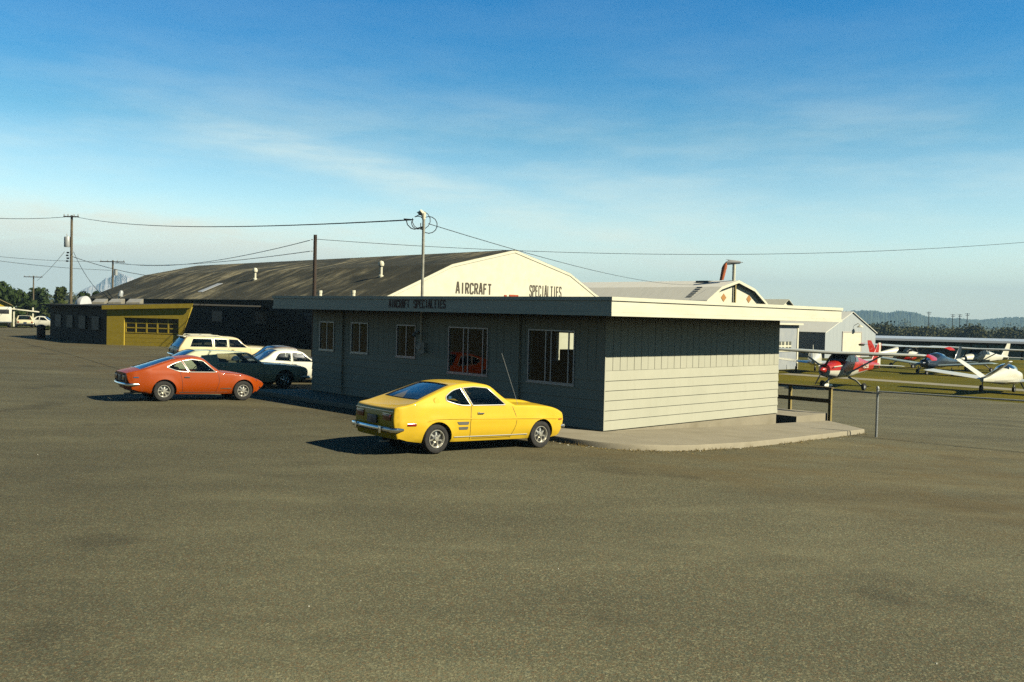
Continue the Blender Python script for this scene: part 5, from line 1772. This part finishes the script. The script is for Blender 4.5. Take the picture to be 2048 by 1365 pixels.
def ap(name, label, u, Y, az, c, kind):
    x = (u - 1024) / FPX * Y; airplane(name, label, (x, Y, zt(x, Y)), az, c, kind)
ap('white_airplane', 'white high-wing airplane with a red fin, parked behind the red airplane near the hangar row', 1812, 92, 62, (aw, ar, aw, ar, ar), 'high')
ap('blue_airplane', 'dark blue low-wing airplane with a pale tail, between the white high-wing airplane and the V-tail', 1872, 80, 230, (abl, abl, agn, None, abl), 'low')
ap('white_airplane', 'white high-wing airplane beyond the V-tail in front of the pale green hangar doors', 1955, 88, 240, (aw, abl, aw, None, aw), 'high')
ap('white_airplane', 'white low-wing airplane half hidden behind the nose of the red airplane', 1632, 80, 20, (aw, aw, aw, None, aw), 'low')

# ------------------------------------------------------------------ chain link fence at the right
fp = G(1752, 875); fz = at_y(1752, 782, fp.y).z
fdir = Vector((.82, -.572, 0)).normalized()
fen = thing('chain_link_fence', 'low chain link fence with grey pipe rail right of the sidewalk end', 'fence', (fp.x, fp.y, fp.z))
for k in range(3):
    p = fdir * (4.3 * k); gz = zt(fp.x + p.x, fp.y + p.y) - fp.z
    b = MB(); b.tube([p + Vector((0, 0, gz - .1)), p + Vector((0, 0, fz - fp.z + .05))], .038 if k == 0 else .03, 10)
    b.lathe([(.05, 0), (.05, .04), (.03, .08), (0, .09)], 10, 0, Matrix.Translation(p + Vector((0, 0, fz - fp.z + .05)))); b.build('post', M['galv'], fen)
b = MB(); b.tube([Vector((0, 0, fz - fp.z - .02)), fdir * 8.7 + Vector((0, 0, fz - fp.z - .02))], .024, 8); b.build('top_rail', M['galv'], fen)
b = MB(); H_ = fz - fp.z - .06; L_ = 8.6; pit = .07
perp = Vector((-fdir.y, fdir.x, 0)) * .0008; up = Vector((0, 0, .0011))
n = int((L_ + H_) / pit)
for sgn in (1, -1):
    for k in range(n):
        x0 = k * pit - (H_ if sgn > 0 else 0); x1 = x0 + H_ * sgn if sgn > 0 else x0 - H_
        if sgn < 0: x0, x1 = k * pit, k * pit - H_
        z0, z1 = 0.03, H_
        # clip to 0..L
        def cl(xa, za, xb, zb):
            pts = []
            for X in (0, L_):
                pass
            t0, t1 = 0, 1; d = xb - xa
            for lo, s_ in ((0, 1), (L_, -1)):
                q0 = (lo - xa) / d
                if s_ * d > 0: t0 = max(t0, q0)
                else: t1 = min(t1, q0)
            return (xa + d * t0, za + (zb - za) * t0, xa + d * t1, za + (zb - za) * t1) if t1 > t0 else None
        c = cl(x0, z0, x1, z1)
        if not c: continue
        a = fdir * c[0] + Vector((0, 0, c[1] + zt(fp.x + fdir.x * c[0], fp.y + fdir.y * c[0]) - fp.z if False else c[1])); e = fdir * c[2] + Vector((0, 0, c[3]))
        off = perp * (1 if sgn > 0 else -1)
        b.add([a + off - up, a + off + up, e + off + up, e + off - up, a + off * 2.2, e + off * 2.2], [(0, 1, 2, 3), (0, 4, 5, 3), (1, 2, 5, 4)])
b.build('chain_link_mesh', mat('old_wire', (.12, .11, .09), .7, (.08, .07, .05), 5), fen)

# ------------------------------------------------------------------ poles and wires
def utility_pole(label, u, vtop, Y, arms, extras=True, r=.16):
    x = (u - 1024) / FPX * Y; bz = zt(x, Y); zt_ = at_y(u, vtop, Y).z
    t = thing('utility_pole', label, 'utility pole', (x, Y, bz), 0, 'wooden utility poles')
    h = zt_ - bz
    b = MB(); b.tube([(0, 0, -.3), (0, 0, h * .5), (0, 0, h)], [r, r * .85, r * .68], 10); b.build('pole', M['wood_pole'], t)
    # heading 0: local x points along +Y (depth), y along -X
    for dz, w in arms:
        b = MB(); b.box((-.14, 0, h - dz), (.1, w, .12)); arm = b.build('crossarm', M['wood_dark'], t)
        for q in (-.46, -.2, .2, .46):
            i_ = MB(); i_.lathe([(.03, 0), (.05, .05), (.06, .12), (.03, .2), (0, .21)], 8, 0, Matrix.Translation((-.14, q * w, h - dz + .06))); i_.build('insulator', M['galv'], arm)
    return t, x, bz, h


u1, x1_, b1, h1 = utility_pole('tallest utility pole with a transformer on its left, behind the dark garage', 142, 431, 92, [(.15, 1.5)])
b = MB(); b.lathe([(.0, 0), (.28, 0), (.3, .06), (.3, .95), (.26, 1.02), (0, 1.06)], 16, 0, Matrix.Translation((0, .42, h1 - 3.15))); b.tube([(0, .42, h1 - 2.1), (0, .5, h1 - 1.85)], .04, 6); b.build('transformer', M['galv'], u1)
b = MB()
for k in range(4): b.bbox((0, .35 + .06 * (k % 2), h1 - 3.7 - k * .28), (.16, .22, .16), .04)
b.build('cable_bracket', M['dark_plastic'], u1)
u2, x2_, b2, h2 = utility_pole('utility pole with one wide crossarm in front of the snowy mountain', 225, 521, 120, [(.2, 3.2)], r=.15)
b = MB(); b.lathe([(0, 0), (.22, 0), (.22, .8), (0, .84)], 12, 0, Matrix.Translation((0, -.4, h2 - 1.95))); b.build('transformer', M['galv'], u2)
u3, x3_, b3, h3 = utility_pole('shortest utility pole at the left, standing before the trees', 67, 552, 150, [(.2, 3.0)], r=.14)
# bare pole behind the office
Yp = 56.0; xp = (628 - 1024) / FPX * Yp
bp_ = thing('bare_pole', 'dark bare creosote pole rising behind the office roof', 'pole', (xp, Yp, zt(xp, Yp)))
hp = at_y(628.5, 470, Yp).z - zt(xp, Yp)
b = MB(); b.tube([(0, 0, -.3), (0, 0, hp)], [.13, .105], 12); b.build('pole', M['wood_dark'], bp_)
b = MB()
for z in (hp - .3, hp - 1.0): b.tube([(-.12, -.1, z), (-.22, -.12, z)], .03, 6)
b.build('wire_bracket', M['galv'], bp_)


def wire(label, a, c, sag, r=.018, n=24):
    a, c = Vector(a), Vector(c); P = []
    for k in range(n + 1):
        q = k / n; p = a.lerp(c, q); p.z -= sag * 4 * q * (1 - q); P.append(p)
    b = MB(); b.tube(P, r, 5); o = b.build('overhead_wire', M['wire']); return tag(o, label, 'wire', 'overhead wires')


T1 = at_y(146, 433, 92); MT = at_y(826, 440, mp.y + .1)
wire('thick overhead cable from the tallest pole to the weatherhead of the service mast', T1, MT, .55, .022, 40)
b = MB(); M1 = at_y(826, 440, mp.y + .1); b.tube([M1, at_y(808, 438.5, mp.y + .3)], .02, 6)
pts = [at_y(u, v, mp.y + .02) for u, v in ((812, 438), (815, 450), (822, 457), (829, 459), (838, 456), (849, 453))]
b.tube(pts, .016, 6); tag(b.build('cable_end', M['wire']), 'black cable tail looping down from the thick cable to the service mast', 'cable')
wire('overhead cable from the tallest pole out past the left edge', T1, at_y(-260, 412, 60), .5, .026)
wire('thin wire from the service mast sloping down to the roof of the white hangar', at_y(857, 448, mp.y + .05), H2 + Vector((-3.2, -2.0, -.3)) , .9, .012)
BP = Vector((xp, Yp, 0))
q1 = at_y(620, 481, Yp); q2 = at_y(620, 503, Yp)
wire('thin wire from the bare pole across the sky to the far right', at_y(634, 479, Yp), at_y(2250, 466, 70), 1.25, .016, 40)
wire('upper wire from the bare pole to the wide crossarm pole', q1, at_y(222, 523, 120), 1.0, .022)
wire('lower wire from the bare pole to the wide crossarm pole', q2, at_y(229, 527, 120), .5, .022)
wire('upper wire from the wide crossarm pole to the left edge', at_y(218, 523, 120), at_y(-60, 507, 100), .3, .022)
wire('lower wire from the wide crossarm pole to the left edge', at_y(222, 541, 120), at_y(-60, 514, 100), .25, .025)
wire('cable from the tallest pole to the dark hangar eave passing the crossarm pole', at_y(146, 514, 92), at_y(365, 557, 108), .5, .03)
wire('slack wire from the tallest pole down to the garage roof', at_y(147, 504, 92), at_y(210, 595, 74), .5, .022)
wire('guy wire from the tallest pole down toward the shortest pole', at_y(129, 504, 92), at_y(74, 562, 150), .2, .02)

# ------------------------------------------------------------------ trees
def tree(name, label, loc, h, w, m, seed, group, nleaf=2600, leaf=.34, lean=0, low=.12):
    rnd = random.Random(seed)
    t = thing(name, label, 'tree', loc, None, group)
    b = MB(); b.tube([(0, 0, -.2), (lean * .2, 0, h * .25), (lean * .5, .1, h * .6)], [h * .03, h * .022, h * .008], 8)
    for k in range(6):
        a = rnd.uniform(0, 6.28); z0 = h * rnd.uniform(.18, .45); L = w * rnd.uniform(.25, .42)
        p = Vector((lean * z0 / h, 0, z0)); b.tube([p, p + Vector((math.cos(a) * L * .5, math.sin(a) * L * .5, L * .45)), p + Vector((math.cos(a) * L, math.sin(a) * L, L * .8))], [h * .012, h * .008, h * .003], 6)
    b.build('trunk', M['bark'], t)
    blobs = []
    for k in range(rnd.randint(13, 17)):
        q = rnd.uniform(low, .92); rr = w * .5 * math.sqrt(max(.05, 1 - ((q - .45) / .55)**2)) * rnd.uniform(.35, .85)
        a = rnd.uniform(0, 6.28)
        blobs.append((Vector((rr * math.cos(a) + lean * q, rr * math.sin(a), h * q)), w * rnd.uniform(.13, .24)))
    b = MB()
    for k in range(nleaf):
        c, rad = rnd.choice(blobs)
        d = Vector((rnd.gauss(0, 1), rnd.gauss(0, 1), rnd.gauss(0, 1))).normalized()
        p = c + d * rad * (rnd.random()**.45) * Vector((1, 1, .8)).length / 1.63
        if p.z < h * .05: continue
        n = (d + Vector((rnd.gauss(0, .6), rnd.gauss(0, .6), rnd.gauss(0, .6)))).normalized()
        a = n.orthogonal().normalized(); e = n.cross(a); th = rnd.uniform(0, 6.28)
        a2 = a * math.cos(th) + e * math.sin(th); e2 = n.cross(a2); s = leaf * rnd.uniform(.6, 1.3)
        b.add([p - a2 * s, p - e2 * s * .55, p + a2 * s, p + e2 * s * .55], [(0, 1, 2, 3)])
    b.build('crown', m, t)
    return t


def tr(name, label, u, vtop, vb, Y, wpx, m, seed, group, **k):
    x = (u - 1024) / FPX * Y; z0 = zt(x, Y); zt_ = at_y(u, vtop, Y).z
    return tree(name, label, (x, Y, z0), zt_ - z0, wpx / FPX * Y, m, seed, group, **k)


gl_ = 'trees behind the far left lot'
tr('broadleaf_tree', 'largest dark green tree at the left edge above the yellow house', 12, 556, 0, 135, 95, M['leaf'], 1, gl_, nleaf=4200, leaf=.4)
tr('broadleaf_tree', 'rounded tree behind the shortest utility pole', 82, 578, 0, 165, 62, M['leaf'], 2, gl_, nleaf=2600, leaf=.4)
tr('broadleaf_tree', 'thin-topped tree directly left of the tallest pole above the dark garage', 121, 573, 0, 150, 38, M['leaf2'], 3, gl_, nleaf=2000, leaf=.36)
tr('broadleaf_tree', 'bushy tree right of the tallest pole behind the white roof dome', 176, 575, 0, 150, 58, M['leaf'], 4, gl_, nleaf=2800, leaf=.36)
tr('broadleaf_tree', 'dark tree behind the white house at the far left lot', 55, 600, 0, 142, 40, M['leaf'], 5, gl_, nleaf=1800, leaf=.38)
tr('broadleaf_tree', 'low tree between the white house and the dark garage wall', 100, 612, 0, 150, 30, M['leaf2'], 6, gl_, nleaf=1500, leaf=.36)
tr('bush', 'orange-brown bush behind the parked cream sedan', 64, 634, 0, 122, 14, leaf_mat('rust_leaf', (.3, .12, .025), (.2, .07, .015)), 7, 'bushes', nleaf=700, leaf=.18)
tr('bush', 'green bush at the foot of the dark garage end wall', 95, 652, 0, 100, 10, M['leaf2'], 8, 'bushes', nleaf=500, leaf=.14)

# yellow house and white house at far left
p = G(-22, 655)
yh = gable_house('yellow_house', 'yellow house with a pale lean-to roof cut by the left edge of the photo', 'house', Vector((p.x - 6.4, p.y + 8, 0)), 60, 4.0, 10, 2.6, at_y(-20, 578, 118).z, 0, M['yellow_wall'], mat('house_roof', (.3, .24, .1), .7), .4)
b = MB(); b.box((4.75, -.6, 2.55), (4.2, 3.4, .14), 0, Matrix.Rotation(R(6), 4, 'Y')); b.build('lean_to_roof', M['white_metal'], yh)
for x in (6.4, 4.3):
    b = MB(); b.box((x, -2.0, 1.15), (.16, .16, 2.4)); b.build('porch_post', M['white_metal'], yh)
p = G(76, 650)
wh = gable_house('white_house', 'small white gabled house behind the parked sedans in the far left lot', 'house', Vector((p.x, p.y + 24, 0)), -20, 2.8, 8, at_y(70, 622, p.y + 24).z, at_y(72, 609, p.y + 24).z, 0, mat('house_white', (.62, .62, .6), .7), mat('house_roof_white', (.68, .68, .66), .6), .3)
b = MB(); b.box((0, -.03, 1.4), (1.2, .06, 1.2)); b.build('window', M['dark_plastic'], wh)
b = MB(); b.box((-.2, 3, at_y(72, 606, p.y + 24).z - .5), (.5, .5, 1.6)); b.build('chimney', mat('brick', (.3, .14, .09), .85), wh)
p = G(82, 677)
bl = thing('trash_barrel', 'dark trash barrel with a lid standing by the corner of the dark garage', 'barrel', (p.x, p.y, zt(p.x, p.y)))
b = MB(); b.lathe([(0, 0), (.32, 0), (.33, .02), (.33, .3), (.35, .32), (.33, .34), (.33, .6), (.35, .62), (.33, .64), (.33, .92), (.36, .95), (0, .95)], 20); b.build('drum', mat('rusty_drum', (.05, .03, .022), .7, (.09, .045, .025), 5), bl)
b = MB(); b.lathe([(.37, .96), (.34, 1.04), (.12, 1.14), (0, 1.15)], 20); b.build('lid', M['dark_plastic'], bl)

# ------------------------------------------------------------------ the far side of the airfield
def clump(name, pts, m, seed, n, leaf, lab=None):
    rnd = random.Random(seed); b = MB()
    for k in range(n):
        (x0, y0, z0, hw, dp, h) = rnd.choice(pts)
        a = rnd.random()
        p = Vector((x0 + rnd.gauss(0, hw * .5), y0 + rnd.uniform(0, dp), z0 + h * (1 - (1 - a)**.6) * rnd.uniform(.75, 1.05)))
        n_ = Vector((rnd.gauss(0, 1), rnd.gauss(0, 1) - .4, rnd.gauss(0, 1) + .5)).normalized()
        q = n_.orthogonal().normalized(); e = n_.cross(q); s = leaf * rnd.uniform(.6, 1.4)
        b.add([p - q * s, p - e * s * .7, p + q * s, p + e * s * .7], [(0, 1, 2, 3)])
    o = b.build(name, m); o['kind'] = 'stuff'; return o


rnd = random.Random(5)
pts = []
x = 110
while x < 290:
    hgt = 4.1 + rnd.uniform(-.5, .8); pts.append((x, 330 + rnd.uniform(0, 25), -1.4, 4.5, 10, hgt)); x += 2.6
    if rnd.random() < .07: pts.append((x, 326, -1.4, 2.5, 4, hgt + 1.4))
clump('far_hedge', pts, leaf_mat('hedge_leaf', (.075, .072, .016), (.04, .045, .011)), 11, 30000, .45)
pts = []; x = 400
while x < 1500:
    hgt = rnd.choice((.5, 1, 1, 1.5, 3, 5.5)) * rnd.uniform(.8, 1.15); pts.append((x, 1400 + rnd.uniform(-60, 90), -1.4, rnd.uniform(5, 12), 12, hgt * 1.7 + 3.2)); x += rnd.uniform(6, 17)
clump('far_treeline', pts, M['leaf_far'], 12, 4200, 1.5)
pts = []; x = -330
while x < -60:
    pts.append((x, 420 + rnd.uniform(-40, 60), 0, rnd.uniform(5, 9), 8, rnd.uniform(5, 10))); x += rnd.uniform(3, 8)
clump('far_left_wood', pts, M['leaf_far'], 13, 9000, .9)
for k, (u, vt_, lab) in enumerate(((1857, 624, 'far utility pole tallest on the right horizon, left of its three companions'), (1905, 629, 'far utility pole on the right horizon, second from the left of four'), (1919, 629, 'far utility pole on the right horizon, third from the left of four'), (1934, 627, 'far utility pole on the right horizon, nearest the right edge'))):
    Y = 640; x = (u - 1024) / FPX * Y
    t = thing('utility_pole', lab, 'utility pole', (x, Y, -1.4), 0, 'far utility poles on the horizon')
    h = at_y(u, vt_, Y).z + 1.4
    b = MB(); b.tube([(0, 0, -.2), (0, 0, h)], [.3, .24], 8); b.build('pole', M['wood_dark'], t)
    b = MB(); b.box((-.3, 0, h - .4), (.25, 3.4, .3)); b.box((-.3, 0, h - 1.5), (.25, 2.6, .3)); b.build('crossarm', M['wood_dark'], t)


def ridge(name, pts, Y, depth, m, seed, rough=.12):
    # a solid hill range: profile points (u, v) seen from the lot, placed at distance Y with depth
    rnd = random.Random(seed); P = []
    for (a, va), (b_, vb) in zip(pts, pts[1:]):
        n = 24
        for k in range(n): q = k / n; P.append((a + (b_ - a) * q, va + (vb - va) * (q * q * (3 - 2 * q))))
    P.append(pts[-1])
    rows = []; J = 9
    for j in range(J + 1):
        f = j / J; row = []
        for (u, v) in P:
            top = at_y(u, v, Y); hz = max(0, top.z + 3)
            shape = math.sin(math.pi * f) ** .8
            yy = Y + depth * (f - .5)
            row.append((top.x * (yy / Y) * 1.0, yy, -3 + hz * shape * (1 + rough * rnd.uniform(-1, 1) * (1 if j not in (0, J) else 0) * (.25 if j == J // 2 else 1))))
        rows.append(row)
    b = MB(); n = len(P); b.add([p for r_ in rows for p in r_], [(j * n + i, j * n + i + 1, (j + 1) * n + i + 1, (j + 1) * n + i) for j in range(J) for i in range(n - 1)], 0, True)
    o = b.build(name, m, angle=180); o['kind'] = 'structure'; return o


M['hill'] = leaf_mat('wooded_hill', (.05, .075, .035), (.075, .09, .045))
ridge('hills', [(1500, 640), (1620, 634), (1700, 623), (1745, 622), (1775, 626), (1800, 622), (1825, 625), (1860, 634), (1900, 637), (1960, 640), (2010, 636), (2080, 634), (2200, 642), (2350, 640)], 2900, 700, M['hill'], 3)
ridge('hills', [(-300, 606), (-120, 597), (0, 600), (50, 592), (110, 597), (170, 599), (260, 596), (420, 604), (700, 612)], 3000, 700, M['hill'], 4)
m, nt, bb = newmat('snow_mountain'); bb.inputs['Roughness'].default_value = .9
f = noise(nt, coords(nt), .012, 7, .65, .42, .6); lk(nt, mixcol(nt, f, (.88, .82, .78), (.66, .66, .68)), bb.inputs['Base Color'])
ridge('mountain', [(60, 612), (140, 590), (190, 571), (216, 556), (229, 549), (236, 545), (243, 547), (255, 553), (285, 566), (330, 582), (420, 600), (520, 613)], 4300, 900, m, 6, .06)

# air between here and the hills
b = MB(); b.box((400, 2600, 87), (7000, 6200, 184)); hz = b.build('haze', None) if False else None
me = bpy.data.meshes.new('haze'); bmh = bmesh.new(); bmesh.ops.create_cube(bmh, size=1)
for v in bmh.verts: v.co = Vector((v.co.x * 7600 + 200, v.co.y * 5400 + 2250, v.co.z * 220 + 105))
bmh.to_mesh(me); bmh.free()
hm = bpy.data.materials.new('haze_air'); hm.use_nodes = True; nt = hm.node_tree
nt.nodes.remove(nt.nodes['Principled BSDF']); pv = nt.nodes.new('ShaderNodeVolumePrincipled')
pv.inputs['Color'].default_value = (.46, .76, 1, 1); pv.inputs['Density'].default_value = .00022; pv.inputs['Anisotropy'].default_value = 0.0
lk(nt, pv.outputs[0], nt.nodes['Material Output'].inputs['Volume'])
me.materials.append(hm); ho = bpy.data.objects.new('haze', me); COL.objects.link(ho); ho['kind'] = 'stuff'

# ------------------------------------------------------------------ litter and weeds along the kerb
rnd = random.Random(21); b = MB()
for k in range(900):
    i = rnd.randrange(3, len(edge) - 1); q = rnd.random(); (a, c), (d, e) = edge[i], edge[i + 1]
    off = abs(rnd.gauss(0, .16)) + .03
    p = st(a + (d - a) * q - off * (1 if i < 7 else .1), c + (e - c) * q - off)
    s = rnd.uniform(.008, .028); th = rnd.uniform(0, 6.28); z = zt(p.x, p.y) + .012
    ca, sa = math.cos(th) * s, math.sin(th) * s
    b.add([(p.x - ca, p.y - sa, z), (p.x + sa * .5, p.y - ca * .5, z + s * .5), (p.x + ca, p.y + sa, z + s * .3), (p.x - sa * .5, p.y + ca * .5, z)], [(0, 1, 2, 3)], 0 if rnd.random() < .9 else 1)
for k in range(500):
    i = rnd.randrange(3, len(edge) - 1); q = rnd.random(); (a, c), (d, e) = edge[i], edge[i + 1]
    p = st(a + (d - a) * q - .03, c + (e - c) * q - .035); z = zt(p.x, p.y)
    if math.sin(i * 3.1 + q * 5) < .1: continue
    h = rnd.uniform(.02, .08); dx, dy = rnd.gauss(0, .02), rnd.gauss(0, .02); w = .006
    b.add([(p.x - w, p.y, z), (p.x + w, p.y, z), (p.x + dx, p.y + dy, z + h)], [(0, 1, 2)], 0)
for k in range(340):
    p = Vector((rnd.uniform(-16, 14), rnd.uniform(6.5, 30) ** 1.0, 0)); q_ = p - C0
    if q_.dot(eR) > -2.6 and -3.2 < q_.dot(eL) < 15: continue
    s = rnd.uniform(.004, .013); z = zt(p.x, p.y); h = s * 1.1
    c4 = [(p.x + s * math.cos(a + k), p.y + s * math.sin(a + k), z) for a in (0, 1.7, 3.0, 4.6)]
    b.add(c4 + [(p.x + s * .1, p.y, z + h)], [(0, 1, 4), (1, 2, 4), (2, 3, 4), (3, 0, 4)], 1 if rnd.random() < .12 else 2)
o = b.build('kerb_litter', [mat('dry_leaf', (.26, .18, .05), .9, (.16, .12, .03), 9), mat('paper_scrap', (.7, .68, .55), .8), mat('loose_stone', (.3, .27, .19), .9, (.16, .14, .1), 60)]); o['kind'] = 'stuff'

# ------------------------------------------------------------------ sky, sun, camera
SUN_AZ, SUN_EL = 112.0, 35.8
w = bpy.data.worlds.new('World'); sc.world = w; w.use_nodes = True
nt = w.node_tree; bg = nt.nodes['Background']
sky = nt.nodes.new('ShaderNodeTexSky'); sky.sky_type = 'NISHITA'; sky.sun_disc = False
sky.sun_elevation = R(SUN_EL); sky.sun_rotation = R(SUN_AZ); sky.air_density = 1.0; sky.dust_density = .5; sky.ozone_density = 2.5; sky.altitude = 50


def mth(op, *a, clamp=False):
    n = nt.nodes.new('ShaderNodeMath'); n.operation = op; n.use_clamp = clamp
    for i, v in enumerate(a):
        if isinstance(v, (int, float)): n.inputs[i].default_value = v
        else: lk(nt, v, n.inputs[i])
    return n.outputs[0]


def mrange(v, a, b_, c, d):
    n = nt.nodes.new('ShaderNodeMapRange'); n.interpolation_type = 'SMOOTHSTEP'
    for i, q in enumerate((a, b_, c, d)): n.inputs[i + 1].default_value = q
    lk(nt, v, n.inputs[0]); return n.outputs[0]


tc = nt.nodes.new('ShaderNodeTexCoord'); sp = nt.nodes.new('ShaderNodeSeparateXYZ'); lk(nt, tc.outputs['Generated'], sp.inputs[0])
X, Yv, Z = sp.outputs
az = mth('ARCTAN2', X, Yv); el = mth('ARCSINE', Z)
cv = nt.nodes.new('ShaderNodeCombineXYZ'); lk(nt, az, cv.inputs[0]); lk(nt, el, cv.inputs[1])
def wn(scale, sx, sy, rot, lo, hi, det=7, rough=.6):
    mp_ = nt.nodes.new('ShaderNodeMapping'); mp_.inputs['Scale'].default_value = (sx, sy, 1); mp_.inputs['Rotation'].default_value = (0, 0, rot)
    lk(nt, cv.outputs[0], mp_.inputs[0])
    n = nt.nodes.new('ShaderNodeTexNoise'); n.inputs['Scale'].default_value = scale; n.inputs['Detail'].default_value = det; n.inputs['Roughness'].default_value = rough
    lk(nt, mp_.outputs[0], n.inputs['Vector']); return mrange(n.outputs['Fac'], lo, hi, 0, 1)
# one thin cirrus streak: el = f(az)
d_ = mth('SUBTRACT', el, mth('ADD', mth('MULTIPLY', mth('SUBTRACT', az, -.375), -.16), mth('SUBTRACT', .186, mth('MULTIPLY', mth('POWER', mth('MAXIMUM', mth('ADD', az, .25), 0.0), 1.6), .12))))
wob = mth('MULTIPLY', mth('SUBTRACT', wn(5, 1, 2, 0, .3, .7), .5), .014)
d2 = mth('ADD', d_, wob)
streak = mth('MULTIPLY', mth('MULTIPLY', mrange(mth('ABSOLUTE', d2), 0.0, .03, 1, 0), mth('MULTIPLY', mrange(az, -.42, -.22, 0, 1), mrange(az, .1, .45, 1, .15))), wn(4, 1, 7, R(9), .25, .6))
low = mth('MULTIPLY', mth('MULTIPLY', wn(3.2, 1, 6, R(-4), .34, .58), mrange(el, .035, .12, 1, 0)), mrange(az, -.22, .1, 1, .35))
wisps = mth('MULTIPLY', mth('MULTIPLY', wn(2.6, 1, 5, R(12), .36, .72), .42), mrange(el, .1, .3, 1, .1))
bk_n = wn(4.5, 1, 3, R(-3), .3, .7)
bank = mth('MULTIPLY', mth('MULTIPLY', mrange(mth('ADD', el, mth('MULTIPLY', bk_n, -.022)), .072, .090, 1, 0), mrange(az, -.34, -.08, 1, 0)), mth('ADD', .35, mth('MULTIPLY', wn(7, 1, 4, 0, .35, .65), .45)))
cl = mth('ADD', mth('MULTIPLY', bank, .75), mth('ADD', mth('ADD', mth('MULTIPLY', streak, .4), mth('MULTIPLY', low, 1.0)), wisps), clamp=True)
hsv = nt.nodes.new('ShaderNodeGamma'); hsv.inputs[1].default_value = 1.0; lk(nt, sky.outputs[0], hsv.inputs[0])
rp = nt.nodes.new('ShaderNodeValToRGB'); e_ = rp.color_ramp.elements
e_[0].position = 0.0; e_[0].color = (1.08, 1.1, .98, 1)
e_[1].position = 1.0; e_[1].color = (.012, .40, .63, 1)
for p_, c_ in ((.2, (.80, .90, .80, 1)), (.55, (.27, .58, .62, 1)), (.8, (.09, .46, .62, 1))):
    q_ = e_.new(p_); q_.color = c_
lk(nt, mrange(el, 0.0, .36, 0, 1), rp.inputs[0])
dbl = nt.nodes.new('ShaderNodeVectorMath'); dbl.operation = 'SCALE'; dbl.inputs[3].default_value = 2.0; lk(nt, rp.outputs[0], dbl.inputs[0])
tint = mixcol(nt, 1.0, hsv.outputs[0], dbl.outputs[0], 'MULTIPLY')
# sky dimmed overhead and behind the camera to cut fill in the shade
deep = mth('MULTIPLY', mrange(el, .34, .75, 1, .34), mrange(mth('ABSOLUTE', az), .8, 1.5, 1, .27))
col = mixcol(nt, cl, tint, (9.3, 9.8, 8.3))
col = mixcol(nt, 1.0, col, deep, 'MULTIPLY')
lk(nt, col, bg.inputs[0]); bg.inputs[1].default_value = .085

sun = bpy.data.lights.new('sun', 'SUN'); sun.energy = 5.0; sun.angle = R(.5); sun.color = (1, .93, .74)
so = bpy.data.objects.new('sun', sun); COL.objects.link(so)
dv = Vector((math.sin(R(SUN_AZ)) * math.cos(R(SUN_EL)), math.cos(R(SUN_AZ)) * math.cos(R(SUN_EL)), math.sin(R(SUN_EL))))
so.rotation_euler = dv.to_track_quat('Z', 'Y').to_euler()
so.location = (30, -20, 40)

cam = bpy.data.cameras.new('camera'); co = bpy.data.objects.new('camera', cam); COL.objects.link(co)
co.location = CAMC; co.rotation_euler = CAMR.to_euler()
cam.sensor_width = 36; cam.lens = FPX / 2048 * 36; cam.clip_end = 30000; cam.clip_start = .1
sc.camera = co
sc.view_settings.view_transform = 'Standard'; sc.view_settings.look = 'None'
sc.view_settings.exposure = .45; sc.view_settings.gamma = 1
sc.cycles.max_bounces = 8; sc.cycles.diffuse_bounces = 0; sc.cycles.transparent_max_bounces = 12; sc.cycles.sample_clamp_indirect = 6
sc.cycles.use_denoising = False
